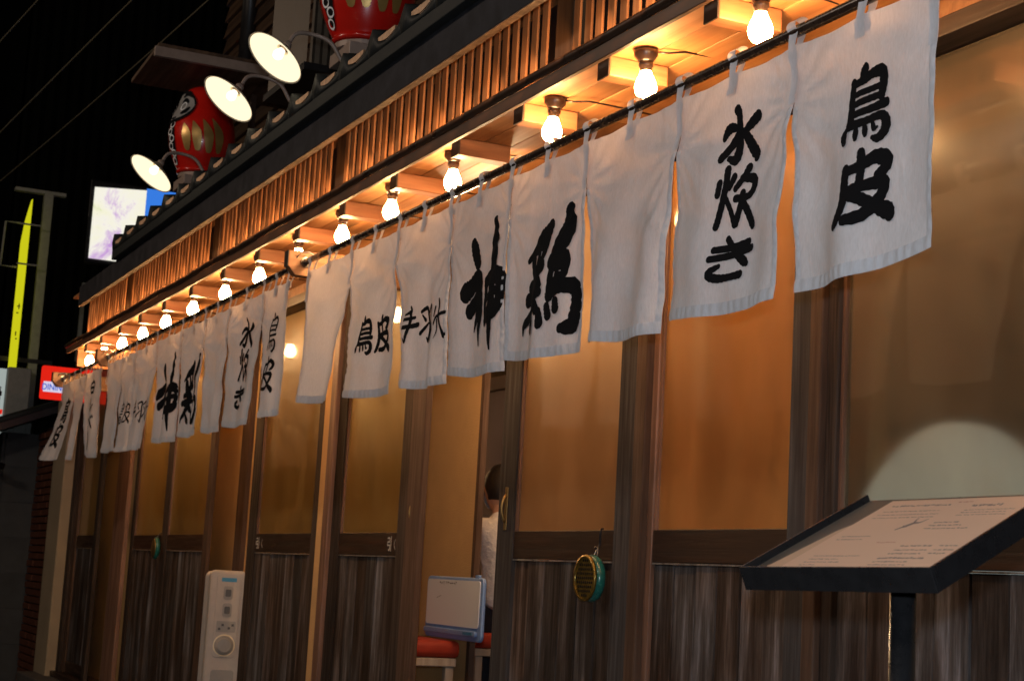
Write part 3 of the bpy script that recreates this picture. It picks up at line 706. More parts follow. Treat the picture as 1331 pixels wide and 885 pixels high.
# ------------------------------------------------------------------ noren curtains
ZT = 2.347
def noren(label, tops, bots, text, seed, zslit=2.222, wm=1.0, group='noren curtains hanging along the eave'):
    """tops: seam x from left (far) to right; bots: per panel (xl, xr, zl, zr, yl, yr) of its bottom corners"""
    rnd = random.Random(seed)
    t = thing('noren', label, 'curtain', ((tops[0]+tops[-1])/2, -.478, ZT), group)
    N = len(tops)-1
    y0 = -.478
    ph = [rnd.uniform(0, 6.28) for _ in range(12)]
    def common(x, z):
        d = max(0, ZT - z)
        y = .004*math.sin(x*7 + ph[0])*min(1, d/.1) + .0016*math.sin(x*19 + ph[1] + d*9)*min(1, d/.08)
        # slanting tension folds across the uncut band
        y += .0052*math.sin(27*(x*.55 + z*1.25) + ph[2])*(.5+.5*math.sin(x*3+ph[4]))*min(1, d/.05) + .0012*math.sin(61*(x*.35+z*1.2) + ph[3])*min(1, d/.05)
        return y
    for p in range(N):
        xl, xr = tops[p], tops[p+1]; bxl, bxr, bzl, bzr, byl, byr = bots[p]
        a1 = rnd.uniform(.009, .015); k1 = rnd.uniform(1.1, 1.8); q1 = rnd.uniform(0, 6.28); k2 = rnd.uniform(2.6, 4.2); q2 = rnd.uniform(0, 6.28); a2 = rnd.uniform(.0018, .0034)
        vs = (ZT - zslit)/(ZT - .5*(bzl+bzr))
        def surf(u, v, off=0.0, p=p, xl=xl, xr=xr, bxl=bxl, bxr=bxr, bzl=bzl, bzr=bzr, byl=byl, byr=byr, a1=a1, k1=k1, q1=q1, k2=k2, q2=q2, a2=a2, vs=vs):
            g = max(0, (v-vs)/(1-vs)); gl = g**.75 if g > 0 else 0
            XL = xl + (bxl-xl)*gl + .0012; XR = xr + (bxr-xr)*gl - .0012
            if p == 0: XL = xl + (bxl-xl)*v + .0012
            if p == N-1: XR = xr + (bxr-xr)*v - .0012
            zb = bzl + (bzr-bzl)*u - .010*math.sin(math.pi*u)
            x = XL + (XR-XL)*u
            z = ZT - .007*abs(math.sin(2*math.pi*u))*(1-v) + (zb-ZT)*v
            y = y0 + common(xl+(xr-xl)*u, z)*(1-.5*g)
            y += g*(byl*(1-u) + byr*u)*(.6+.4*g)
            y += -a1*math.sin(2*math.pi*k1*u + q1 + .8*v)*min(1, g*1.8) - a2*math.sin(2*math.pi*k2*u + q2 - 1.5*v)*min(1, g*1.5)
            # pleats running down from the top of each slit, billow between them
            for ue in (0, 1):
                if (p == 0 and ue == 0) or (p == N-1 and ue == 1): continue
                du = abs(u-ue); dv = v-vs
                y += .0026*math.sin(17*math.atan2(dv+.03, du+.03))*math.exp(-(du*du*7 + dv*dv*10))*min(1, (du*9)**2 + .15)
            y -= .015*math.sin(math.pi*u)*g
            # edges flutter a little
            y += .0004*math.sin(62*v + p)*g*(math.exp(-u*16) + math.exp(-(1-u)*16))
            return Vector((x, y - off, z))
        NU_, NV_ = 44, 56
        bm = bmesh.new(); grid = []
        for j in range(NV_+1): grid.append([bm.verts.new(surf(i/NU_, j/NV_)) for i in range(NU_+1)])
        for j in range(NV_):
            for i in range(NU_): bm.faces.new((grid[j][i], grid[j+1][i], grid[j+1][i+1], grid[j][i+1]))
        pn = obj('cloth_panel', bm, M['cloth'], t, smooth=True)
        # hems: bottom and cut sides
        wdt = abs(xr-xl); hgt = ZT - bzl
        bm = bmesh.new()
        hv = .026/hgt; hu = .016/wdt
        def strip(us, vs_, n, along):
            rows_ = []
            for i in range(n+1):
                s = i/n; row = []
                for kk in range(5):
                    e = kk/4
                    if along == 'u': u, v = us[0]+(us[1]-us[0])*s, vs_[0]+(vs_[1]-vs_[0])*e
                    else: u, v = us[0]+(us[1]-us[0])*e, vs_[0]+(vs_[1]-vs_[0])*s
                    puck = .0011*(1+math.sin(s*n*.9 + math.sin(s*31)))*(1 if 0 < kk < 4 else .15)
                    row.append(bm.verts.new(surf(u, v, .0011 + puck)))
                rows_.append(row)
            for a, b in zip(rows_, rows_[1:]):
                for kk in range(4): bm.faces.new((a[kk], a[kk+1], b[kk+1], b[kk]))
        strip((0, 1), (1-hv, 1.0), 110, 'u')
        v0 = 0 if p == 0 else vs
        strip((0, hu), (v0, 1-hv), 90, 'v')
        v0 = 0 if p == N-1 else vs
        strip((1-hu, 1), (v0, 1-hv), 90, 'v')
        obj('hem', bm, M['hem'], pn, smooth=True)
        # lettering
        if text[p]:
            bm = bmesh.new(); mi = 0
            for ch, u0, u1, z1, z0 in text[p]:
                asp = (z1-z0)/((u1-u0)*wdt)
                vv0 = (ZT-z1)/hgt; vv1 = (ZT-z0)/hgt
                big = ch in ('kami', 'niwatori')
                for k, st in enumerate(STROKES[ch]):
                    stroke_mesh(bm, st, lambda a, b, l: surf(u0+(u1-u0)*a, vv0+(vv1-vv0)*b, .0022+l), asp, (.84 if big else (.72 if (z1-z0) < .108 and ch not in ('mizu','ki','taki') else .82))*wm, k*.00006)
            obj('lettering', bm, M['ink'], pn)
        # loops over the rod at the seams and half way between them
        for s, kind in ((0, 'seam'), (.5, 'mid')) + (((1, 'seam'),) if p == N-1 else ()):
            xc = xl + (xr-xl)*s + (.012 if (p == 0 and s == 0) else 0) - (.012 if s == 1 else 0)
            hw = .0155
            bm = bmesh.new(); prof = []
            tw = rnd.uniform(-.006, .006)
            zlow = ZT-.048 if kind == 'mid' else zslit+.004
            yf = y0 - .0035
            prof.append((surf(s, (ZT-zlow)/hgt).y-.007, zlow))
            for kz in range(1, 7):
                zz = zlow + (ZT-.002-zlow)*kz/6; prof.append((surf(s, max(0, (ZT-zz)/hgt)).y-.0070-.001*math.sin(kz*2.1), zz))
            for a in range(-50, 230, 20):
                ar = R(a); prof.append((-.47-math.cos(ar)*.0155, 2.388+math.sin(ar)*.0155))
            prof.append((-.462, ZT+.012)); prof.append((y0+.004, ZT-.012)); prof.append((y0+.004, ZT-.030))
            rows_ = []
            for i, (yy, zz) in enumerate(prof):
                skew = tw*math.sin(i*.5); wv = hw*(1 - .28*math.exp(-((zz-(ZT+.004))/.010)**2))
                if kind == 'seam' and zz < ZT-.03: wv = hw*.72
                rows_.append([bm.verts.new((xc+skew+wv*e, yy + (.0012 if abs(e) < .5 else 0), zz)) for e in (-1, -.4, .4, 1)])
            for a, b in zip(rows_, rows_[1:]):
                for kk in range(3): bm.faces.new((a[kk], a[kk+1], b[kk+1], b[kk]))
            obj('loop', bm, M['hem'], t, smooth=True)
    return t
# texts (glyph, u0, u1 across the panel, z top, z bottom)
T_BLANK = None
T_TORIKAWA_SMALL = [('tori', .375, .625, 2.078, 1.988), ('kawa', .66, .93, 2.074, 1.982)]
T_TEBASAKI = [('te', .17, .44, 2.072, 1.970), ('hane', .47, .75, 2.070, 1.970), ('saki', .78, .99, 2.072, 1.965)]
T_KAMI = [('kami', .24, .97, 2.180, 1.925)]
T_NIWA = [('niwatori', .27, .95, 2.180, 1.915)]
T_MIZU = [('mizu', .415, .750, 2.244, 2.164), ('taki', .415, .750, 2.128, 2.024), ('ki', .40, .725, 1.995, 1.911)]
T_TORIKAWA = [('tori', .395, .705, 2.217, 2.101), ('kawa', .365, .743, 2.050, 1.940)]
topsA = [-5.783, -5.305, -4.857, -4.433, -4.010, -3.575, -3.123, -2.684, -2.232]
A_text = [T_BLANK, T_TORIKAWA_SMALL, T_TEBASAKI, T_KAMI, T_NIWA, T_BLANK, T_MIZU, T_TORIKAWA]
botsA = [(-5.796,-5.444,1.861,1.836,-.02,.00), (-5.305,-4.880,1.838,1.818,-.01,.01), (-4.776,-4.425,1.826,1.812,-.005,.01), (-4.364,-4.020,1.828,1.812,0,.015),
         (-3.985,-3.625,1.835,1.826,-.005,.02), (-3.541,-3.210,1.838,1.824,-.005,.02), (-3.124,-2.742,1.838,1.840,-.005,.02), (-2.654,-2.255,1.838,1.866,-.005,.015)]
noren('large near white noren of eight lettered and blank drapes right of the octagonal bracket', topsA, botsA, A_text, 3)
topsB = [-9.385, -8.998, -8.656, -8.187, -7.673, -7.253, -6.847, -6.352, -6.015]
# the middle curtain is slightly crumpled: widths as seen
botsB = [(-9.36,-9.03,1.845,1.835,.0,.0), (-8.99,-8.70,1.832,1.822,-.01,.0), (-8.63,-8.24,1.828,1.808,-.01,-.025), (-8.16,-7.72,1.838,1.818,.01,.0),
         (-7.64,-7.29,1.838,1.822,.015,.005), (-7.21,-6.885,1.832,1.815,.02,.0), (-6.815,-6.39,1.832,1.812,.005,-.02), (-6.325,-6.03,1.838,1.832,.0,-.005)]
noren('middle white noren of eight drapes between the two rod brackets', topsB, botsB, A_text, 11, wm=.74)
topsC = [-10.785, -10.40, -10.02, -9.575]
botsC = [(-10.80,-10.46,1.860,1.845,-.115,-.06), (-10.37,-10.08,1.850,1.840,-.01,-.015), (-9.99,-9.62,1.856,1.830,.035,.02)]
C_text = [[('tori', .40, .72, 2.22, 2.11), ('kawa', .40, .72, 2.07, 1.95)], None, [('shiro', .38, .66, 2.290, 2.215), ('re', .40, .66, 2.185, 2.115), ('ba', .38, .68, 2.09, 2.02), ('bar', .40, .64, 2.00, 1.90)]]
noren('farthest short white noren of three wind-blown drapes', topsC, botsC, C_text, 23)

# ------------------------------------------------------------------ strainer hanging on the door rail
t = thing('strainer', 'round perforated green and gold strainer hanging from a hook on the door rail', 'strainer', (-4.29, -.03, 1.28), )
bm = bmesh.new(); cx, cz = -4.283, 1.276
# hook over rail
tube(bm, [(cx-.005, .0, 1.42), (cx-.005, -.006, 1.42), (cx-.005, -.010, 1.405), (cx-.005, -.010, 1.375), (cx-.005, -.017, 1.362), (cx-.005, -.026, 1.366)], .0035, 6)
obj('hook', bm, M['black'], t)
bm = bmesh.new()
for s in (-1, 1): tube(bm, [(cx-.005, -.016, 1.366), (cx+s*.008, -.022, 1.35), (cx+s*.009, -.026, 1.338)], .0016, 6)
obj('wire_loop', bm, M['metal'], t)
bm = bmesh.new(); lathe(bm, [(.060,-.001), (.066,.006), (.069,.016), (.066,.026), (.05,.034), (.02,.037)], (cx, -.050, cz), (0,1,0), 36); obj('bowl', bm, M['teal'], t, smooth=True)
bm = bmesh.new(); lathe(bm, [(.060,-.0105), (.0665,-.010), (.0672,-.003), (.060,-.0015)], (cx, -.050, cz), (0,1,0), 36, False); obj('rim', bm, M['goldmesh'], t, smooth=True)
bm = bmesh.new(); lathe(bm, [(.0605,-.006), (.0605,-.003)], (cx, -.050, cz), (0,1,0), 36); obj('plate', bm, M['goldmesh'], t)
bm = bmesh.new()
for j in range(-4, 5):
    for i in range(-5, 6):
        px = i*.0125 + (.00625 if j % 2 else 0); pz = j*.0125
        if math.hypot(px, pz) < .054: lathe(bm, [(.0042,0), (.0042,.0012)], (cx+px, -.0574, cz+pz), (0,1,0), 7)
o = obj('perforations', bm, M['ink'], t)
t2 = thing('gold_disc', 'small gold and green disc hanging where the paired far doors meet', 'disc', (-9.80, -.02, 1.33))
bm = bmesh.new(); lathe(bm, [(.055,0), (.066,.008), (.066,.018), (.05,.028)], (-9.80, -.040, 1.335), (0,1,0), 28); obj('bowl', bm, M['teal'], t2, smooth=True)
bm = bmesh.new(); lathe(bm, [(.02,-.006), (.05,-.004), (.056,.0)], (-9.80, -.040, 1.335), (0,1,0), 28); obj('plate', bm, M['brass'], t2, smooth=True)
bm = bmesh.new(); tube(bm, [(-9.80, -.03, 1.39), (-9.80, -.012, 1.42), (-9.80, .0, 1.425)], .003, 6); obj('hook', bm, M['black'], t2)

# ------------------------------------------------------------------ oil heater in the second doorway
hz = 1.232
t = thing('oil_heater', 'white oil-filled heater with dial and switches standing in the doorway', 'heater', (-8.27, .0, Z_SILL))
def rrect_prism(bm, x0, x1, y0, y1, z0, z1, r, seg=5):
    pts = []
    for cx_, cz_, a0 in ((x1-r, z1-r, 0), (x0+r, z1-r, 90), (x0+r, z0+r, 180), (x1-r, z0+r, 270)):
        for k in range(seg+1):
            a = R(a0 + 90*k/seg); pts.append((cx_+r*math.cos(a), cz_+r*math.sin(a)))
    f = [bm.verts.new((x_, y0, z_)) for x_, z_ in pts]; b = [bm.verts.new((x_, y1, z_)) for x_, z_ in pts]
    bm.faces.new(f); bm.faces.new(b[::-1])
    for i in range(len(f)): bm.faces.new((f[i], b[i], b[(i+1)%len(f)], f[(i+1)%len(f)]))
HC = Vector((-8.27, 0, 0))
def hp(name, x0, x1, y0, y1, z0, z1, r, mat, par, bev=0):
    bm = bmesh.new(); rrect_prism(bm, HC.x+x0, HC.x+x1, y0, y1, z0, z1, r); return obj(name, bm, mat, par, bev)
hp('control_housing', -.092, .092, -.03, .05, Z_SILL+.06, hz, .028, M['white_plastic'], t, .012)
for k in range(8): hp('fin', -.088, .072, .058+k*.036, .072+k*.036, Z_SILL+.09, hz-.008, .03, M['white_plastic'], t, .004)
pnl = hp('control_panel', -.058, .062, -.0345, -.0303, .80, 1.215, .022, M['white_plastic'], t, .002)
hp('brand_plate', -.035, .040, -.0366, -.0347, 1.176, 1.196, .003, M['label_blue'], pnl)
for zc in (1.120, 1.035):
    sw = hp('switch_recess', -.022, .026, -.0368, -.0347, zc-.034, zc+.034, .014, M['grey_plastic'], pnl)
    hp('rocker', -.012, .016, -.042, -.0369, zc-.018, zc+.018, .006, M['dark_plastic'], pnl)
hp('display_plate', -.045, .050, -.0364, -.0347, .925, .980, .004, M['grey_plastic'], pnl)
bm = bmesh.new()
for (a, b) in ((-.036,.935), (-.020,.955), (.012,.940), (.030,.955)): box(bm, HC.x+a, HC.x+a+.012, -.0370, -.0366, b, b+.012)
obj('icons', bm, M['dark_plastic'], pnl)
bm = bmesh.new(); lathe(bm, [(.048,0), (.046,.008), (.036,.012), (.034,.018), (.008,.019)], (HC.x, -.0347, .86), (0,-1,0), 28); obj('dial', bm, M['grey_plastic'], pnl)
bm = bmesh.new(); lathe(bm, [(.055,0), (.055,.003), (.049,.004)], (HC.x, -.0347, .86), (0,-1,0), 28, False); obj('dial_ring', bm, M['white_enamel'], pnl)
hp('lower_panel', -.055, .060, -.0345, -.0303, .55, .74, .015, M['grey_plastic'], t, .002)
for yk in (.02, .30):
    bm = bmesh.new(); tube(bm, [(HC.x-.09, yk, Z_SILL+.027), (HC.x+.09, yk, Z_SILL+.027)], .025, 14); obj('castor', bm, M['dark_plastic'], t)
t.rotation_euler = (0, 0, R(80))

# ------------------------------------------------------------------ stools and whiteboard
def stool(label, x, y, zs, wx=.19, wy=.17):
    t = thing('stool', label, 'stool', (x, y, FZ), 'red-cushioned stools inside the doorway')
    bm = bmesh.new(); rrect_prism(bm, x-wx, x+wx, y-wy, y+wy, zs-.07, zs, .03); obj('cushion', bm, M['red_cushion'], t, .012)
    bx('seat_frame', x-wx+.01, x+wx-.01, y-wy+.01, y+wy-.01, zs-.105, zs-.071, M['pale_wood'], t, .004)
    for sx_ in (-1, 1):
        for sy_ in (-1, 1):
            bx('leg', x+sx_*(wx-.035)-.018, x+sx_*(wx-.035)+.018, y+sy_*(wy-.035)-.018, y+sy_*(wy-.035)+.018, FZ, zs-.106, M['pale_wood'], t, .003)
        bx('stretcher', x+sx_*(wx-.035)-.012, x+sx_*(wx-.035)+.012, y-wy+.055, y+wy-.055, .68, .71, M['pale_wood'], t, .002)
    for sy_ in (-1, 1):
        bx('stretcher', x-wx+.055, x+wx-.055, y+sy_*(wy-.035)-.012, y+sy_*(wy-.035)+.012, .75, .78, M['pale_wood'], t, .002)
    return t
stool('red-cushioned pale stool carrying the small whiteboard', -6.585, .30, 1.002, .27, .15)
stool('red-cushioned pale stool the white-shirted person sits on', -7.22, 1.0, 1.015, .19, .17)
t = thing('whiteboard', 'small whiteboard with pale blue frame leaning on the red stool', 'whiteboard', (-6.35, .43, 1.008))
def wbtilt(o, y=.13, z=1.02): pass
bm = bmesh.new(); rrect_prism(bm, -6.64, -6.055, .42, .436, 1.008, 1.262, .026, 6); fr_ = obj('frame', bm, M['blue_plastic'], t, .005)
bm = bmesh.new(); rrect_prism(bm, -6.625, -6.078, .4165, .4195, 1.062, 1.249, .016, 6); obj('board', bm, M['whiteboard'], t)
bm = bmesh.new(); rrect_prism(bm, -6.62, -6.085, .406, .4195, 1.028, 1.05, .010, 5); obj('pen_tray', bm, M['blue_plastic'], t, .003)
bm = bmesh.new(); rrect_prism(bm, -6.20, -6.11, .4045, .4058, 1.034, 1.045, .002, 2); obj('label', bm, M['label_blue'], t)
bm = bmesh.new(); rrect_prism(bm, -6.14, -6.11, .422, .434, 1.260, 1.273, .004, 3); obj('hanging_tab', bm, M['blue_plastic'], t)
bm = bmesh.new(); rr = random.Random(2); xx = -6.50
while xx < -6.32:
    for _ in range(3):
        a = rr.uniform(0, .012); b = rr.uniform(0, .008); obox(bm, (xx+a, .4160, 1.231+b), (rr.uniform(.004,.010), 0, rr.uniform(-.003,.003)), (0, .0003, 0), (.0005, 0, .0022))
    xx += .022
obj('marker_writing', bm, M['ink'], t)
bm = bmesh.new(); obox(bm, (-6.52, .4160, 1.17), (.05,0,.012), (0,.0003,0), (0,0,.002)); obj('pen_stroke', bm, M['grey_plastic'], t)

# ------------------------------------------------------------------ people inside
def skin_body(name, joints, edges, mat, parent, sub=2, root=0):
    me = bpy.data.meshes.new(name)
    b0 = wpos(parent)
    me.from_pydata([Vector(j[:3])-b0 for j in joints], edges, []); o = bpy.data.objects.new(name, me); C.objects.link(o); o.parent = parent
    me.materials.append(mat)
    md = o.modifiers.new('skin', 'SKIN'); md.use_smooth_shade = True
    for i, v in enumerate(me.skin_vertices[0].data):
        r = joints[i][3]; v.radius = r if isinstance(r, tuple) else (r, r); v.use_root = (i == root)
    s = o.modifiers.new('sub', 'SUBSURF'); s.levels = sub; s.render_levels = sub
    return o
def seated(label, px, py, zs, shirt, face_dir=1, mask=False, sc=.92):
    """a person on a stool, seen from behind and aside; face_dir is the x direction the person faces"""
    t = thing('person', label, 'person', (px, py, zs))
    f = face_dir
    def J(x, y, z, r): return (px + x*f*sc, py + y*sc, zs + z*sc, r if isinstance(r, tuple) else r*sc)
    # torso
    tor = [J(0,0,.10,.125), J(-.03,0,.24,.115), J(-.02,0,.38,.125), J(.02,0,.50,.12), J(.03,0,.57,.07), J(.045,0,.62,.052)]
    arms = []; ed = [(0,1),(1,2),(2,3),(3,4),(4,5)]
    for s in (-1, 1):
        b = len(tor); tor += [J(.02,s*.15,.52,.065), J(.06,s*.21,.40,.05), J(.12,s*.24,.27,.043), J(.24,s*.20,.24,.036), J(.33,s*.15,.27,.03)]
        ed += [(3,b),(b,b+1),(b+1,b+2),(b+2,b+3),(b+3,b+4)]
    skin_body('shirt', tor, ed, shirt, t)
    # legs
    leg = [J(-.02,0,.07,.125)]; ed = []
    for s in (-1, 1):
        b = len(leg); leg += [J(.06,s*.09,.075,.09), J(.40,s*.12,.085,.065), J(.42,s*.12,-.10,.052), J(.38,s*.12,-.40,.042), J(.50,s*.12,-.44,.035)]
        ed += [(0,b),(b,b+1),(b+1,b+2),(b+2,b+3),(b+3,b+4)]
    skin_body('trousers', leg, ed, M['trousers'], t)
    # head with face
    bm = bmesh.new(); hc = Vector((px + .075*f*sc, py, zs + .73*sc))
    rings = []; NL, NM = 24, 16
    for j in range(1, NM):
        th = math.pi*j/NM; row = []
        for k in range(NL):
            a = 2*math.pi*k/NL; x_, y_, z_ = math.sin(th)*math.cos(a), math.sin(th)*math.sin(a), math.cos(th)
            rx = .098; 
            if z_ < -.2: rx *= 1 + .0*z_
            X_ = x_*rx; Y_ = y_*.076*(1 - .18*max(0, -z_)); Z_ = z_*.122
            if x_ > 0:      # face side: brow, nose, mouth, chin
                nose = math.exp(-((Y_)/.016)**2)*math.exp(-((Z_+.018)/.026)**2)*.022
                eye = -(math.exp(-((abs(Y_)-.032)/.014)**2)*math.exp(-((Z_-.008)/.014)**2))*.009
                lip = math.exp(-((Y_)/.028)**2)*math.exp(-((Z_+.058)/.009)**2)*.006
                chin = math.exp(-((Y_)/.03)**2)*math.exp(-((Z_+.10)/.02)**2)*.012
                X_ += nose+eye+lip+chin
            ear = math.exp(-((x_*.098)/.018)**2)*math.exp(-((Z_+.005)/.028)**2)*.014*(1 if y_ > 0 else -1)*(abs(y_) > .9)
            row.append(bm.verts.new(hc + Vector((X_*f, Y_+ear, Z_))*sc))
        rings.append(row)
    tp = bm.verts.new(hc + Vector((0,0,.122))*sc); bt = bm.verts.new(hc - Vector((0,0,.122))*sc)
    for a, b in zip(rings, rings[1:]):
        for k in range(NL): bm.faces.new((a[k], a[(k+1)%NL], b[(k+1)%NL], b[k]))
    for k in range(NL): bm.faces.new((tp, rings[0][(k+1)%NL], rings[0][k])); bm.faces.new((bt, rings[-1][k], rings[-1][(k+1)%NL]))
    tube(bm, [hc + Vector((-.02*f, 0, -.07))*sc, hc + Vector((-.04*f, 0, -.15))*sc], .045*sc, 14)
    obj('head', bm, M['skin'], t, smooth=True)
    # hair cap
    bm = bmesh.new(); rows_ = []
    for j in range(0, 11):
        th = math.pi*(.02 + .62*j/10); row = []
        for k in range(NL):
            a = 2*math.pi*k/NL; x_, y_, z_ = math.sin(th)*math.cos(a), math.sin(th)*math.sin(a), math.cos(th)
            lim = 1.0
            zz = z_
            if x_ > .35: zz = max(z_, .42)
            elif x_ > -.1: zz = max(z_, .0)
            row.append(bm.verts.new(hc + Vector((x_*.108*f - .004*f, y_*.086, zz*.134 + .003*math.sin(k*3.1+j)))*sc))
        rows_.append(row)
    for a, b in zip(rows_, rows_[1:]):
        for k in range(NL): bm.faces.new((a[k], a[(k+1)%NL], b[(k+1)%NL], b[k]))
    bm.faces.new(rows_[0][::-1])
    obj('hair', bm, M['hair'], t, smooth=True)
    if mask:
        bm = bmesh.new(); rows_ = []
        for j in range(7):
            Z_ = -.015 - .085*j/6; row = []
            for k in range(13):
                a = R(-82 + 164*k/12); z_ = Z_/.122; s_ = math.sqrt(max(0, 1-z_*z_))
                row.append(bm.verts.new(hc + Vector(((s_*math.cos(a)*.098 + .014 + .012*math.exp(-(a/.5)**2))*f, s_*math.sin(a)*.086, Z_))*sc))
            rows_.append(row)
        for a, b in zip(rows_, rows_[1:]):
            for k in range(12): bm.faces.new((a[k], a[k+1], b[k+1], b[k]))
        obj('face_mask', bm, M['shirt'], t, smooth=True)
    # hands with fingers resting forward on the lap
    for s in (-1, 1):
        wr = Vector((px + .33*f*sc, py + s*.15*sc, zs + .27*sc))
        js = [(*wr, .024*sc), (*(wr + Vector((.045*f, -s*.01, .003))*sc), (.030*sc, .016*sc)), (*(wr + Vector((.080*f, -s*.015, .0))*sc), (.032*sc, .014*sc))]
        ed = [(0,1),(1,2)]
        for q in range(4):
            b = len(js); oy = (-.027+.018*q)*s; ln = (.03, .035, .033, .026)[q]
            js += [(*(wr + Vector((.098*f, -s*.015+oy, -.002))*sc), .0085*sc), (*(wr + Vector(((.098+ln)*f, -s*.015+oy, -.010))*sc), .0078*sc), (*(wr + Vector(((.098+ln*1.6)*f, -s*.015+oy, -.030))*sc), .007*sc)]
            ed += [(2,b),(b,b+1),(b+1,b+2)]
        b = len(js); js += [(*(wr + Vector((.05*f, -s*.045, .0))*sc), .010*sc), (*(wr + Vector((.085*f, -s*.055, -.01))*sc), .008*sc)]
        ed += [(1,b),(b,b+1)]
        skin_body('hand', js, ed, M['skin'], t, 1)
    return t
seated('seated person in white shirt and dark trousers, glimpsed through the door gap', -7.15, 1.0, 1.015, M['shirt'], -1, True)
seated('person in orange shirt blurred behind the strainer door glass', -5.55, .62, 1.0, M['orange_shirt'], 1, False)
stool('red-cushioned pale stool the orange-shirted person sits on', -5.55, .62, 1.0, .19, .17)

# big pale round drum close behind the right window, its glow added
t = thing('round_paper_drum', 'big pale round paper drum with added faint glow behind the right window', 'lamp', (-2.98, .30, 1.3))
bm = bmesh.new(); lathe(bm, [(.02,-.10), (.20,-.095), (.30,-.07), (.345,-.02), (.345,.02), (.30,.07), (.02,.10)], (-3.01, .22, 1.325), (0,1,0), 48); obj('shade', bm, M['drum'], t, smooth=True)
bm = bmesh.new(); tube(bm, [(-3.01, .22, 1.02), (-3.01, .22, FZ)], .02, 10); obj('stand', bm, M['black'], t)

# ------------------------------------------------------------------ menu stand
P0 = Vector((-2.0859, -.9529, 1.2912)); l_ = Vector((.98368, .17857, .0222)).normalized(); s_v = Vector((-.1717, .88779, .42701)).normalized()
n_ = l_.cross(s_v).normalized(); Lw, Ls = .36, .304
t = thing('menu_stand', 'black tilted menu stand on a round pole in front of the right window', 'menu stand', (-1.93, -.77, GZ))
def tb(name, a, b, c, da, db, dc, mat, par, bev=0):
    bm = bmesh.new(); obox(bm, P0 + l_*a + s_v*b + n_*c, l_*da, s_v*db, n_*dc); return obj(name, bm, mat, par, bev)
base_p = tb('tray', 0.004, 0.004, -.0355, Lw-.008, Ls-.008, .008, M['blackpaint'], t)
tb('tray_lining', .0055, .0055, -.0270, Lw-.011, Ls-.011, .016, M['tray_inside'], t)
tb('tray_rim', 0, 0, -.036, Lw, .005, .036, M['blackpaint'], t, .0012)
tb('tray_rim', 0, Ls-.005, -.036, Lw, .005, .024, M['blackpaint'], t, .0012)
tb('tray_rim', 0, .0052, -.036, .005, Ls-.0104, .036, M['blackpaint'], t, .0012)
tb('tray_rim', Lw-.005, .0052, -.036, .005, Ls-.0104, .036, M['blackpaint'], t, .0012)
sheet = tb('menu_sheet', .060, .007, -.0100, Lw-.066, Ls-.022, .0008, M['paper'], t)
bm = bmesh.new()
v = [bm.verts.new(P0 + l_*a + s_v*b + n_*-.0104) for a, b in ((.024,.010), (.059,.010), (.059,.20), (.046,.17))]
bm.faces.new(v); obj('lower_sheet', bm, M['paper_under'], t)
def sheet_marks(name, mat, rows, seed, c=-.0090):
    bm = bmesh.new(); rr = random.Random(seed)
    for (a0, b0, wdt, h) in rows:
        x_ = 0
        while x_ < wdt:
            q = rr.uniform(.003, .008)*min(1, h/.003+.3)
            for _ in range(2):
                obox(bm, P0 + l_*(a0+x_+rr.uniform(0,.002)) + s_v*(b0+rr.uniform(-h*.35,h*.35)) + n_*c, l_*q*.9, s_v*h*rr.uniform(.4,.9), n_*.0001)
            x_ += q*1.25
    obj(name, bm, mat, sheet)['kind'] = 'stuff'
# top of the sheet (far edge) first; text lines are illegible small print
rows_p = []
rr = random.Random(5)
for b in (.262, .240, .226, .214): rows_p.append((.080, b, .11 if b > .25 else rr.uniform(.06,.13), .0045 if b > .25 else .0018))
for b in (.255, .238, .228, .218): rows_p.append((.235, b, .05 if b > .25 else rr.uniform(.05,.09), .006 if b > .25 else .0018))
for b in (.19, .178, .166): rows_p.append((.215, b, rr.uniform(.04,.08), .0028)); 
for b in (.14, .128): rows_p.append((.08, b, .05, .002))
for b in (.10, .085, .072): rows_p.append((.225, b, .055, .0032)); rows_p.append((.295, b, .03, .003))
for b in (.055, .043, .032, .022): rows_p.append((.220, b, rr.uniform(.05,.10), .0045 if b > .05 else .0028)); rows_p.append((.09, b+.01, rr.uniform(.03,.09), .0018))
sheet_marks('printed_text', M['print'], rows_p, 4)
sheet_marks('red_print', M['print_red'], [(.20,.272,.02,.003), (.17,.115,.03,.003)], 9)
bm = bmesh.new()   # small ink drawing of a bird
for pts in ([(.0,.0,.10),(.25,.3,.16),(.5,.55,.2),(.8,.6,.12),(1.0,.9,.05)], [(.5,.5,.1),(.35,.8,.08),(.3,1.0,.04)], [(.5,.5,.12),(.3,.2,.08),(.1,.35,.04)]):
    stroke_mesh(bm, pts, lambda u, v, l: P0 + l_*(.165+.030*u) + s_v*(.165+.045*v) + n_*(-.0089), 1.3, .6)
obj('bird_drawing', bm, M['print'], sheet)
bm = bmesh.new(); pc = P0 + l_*(Lw*.5+.028) + s_v*(Ls*.45)
tube(bm, [(pc.x, pc.y, GZ+.02), (pc.x, pc.y, pc.z-.052)], .0185, 24); obj('pole', bm, M['blackpaint'], t, smooth=True)
bm = bmesh.new(); lathe(bm, [(.17,0), (.17,.012), (.03,.022), (.03,.03)], (pc.x, pc.y, GZ), (0,0,1), 36); obj('base', bm, M['blackpaint'], t)
bx('mount', pc.x-.04, pc.x+.04, pc.y-.04, pc.y+.04, pc.z-.075, pc.z-.060, M['blackpaint'], t)

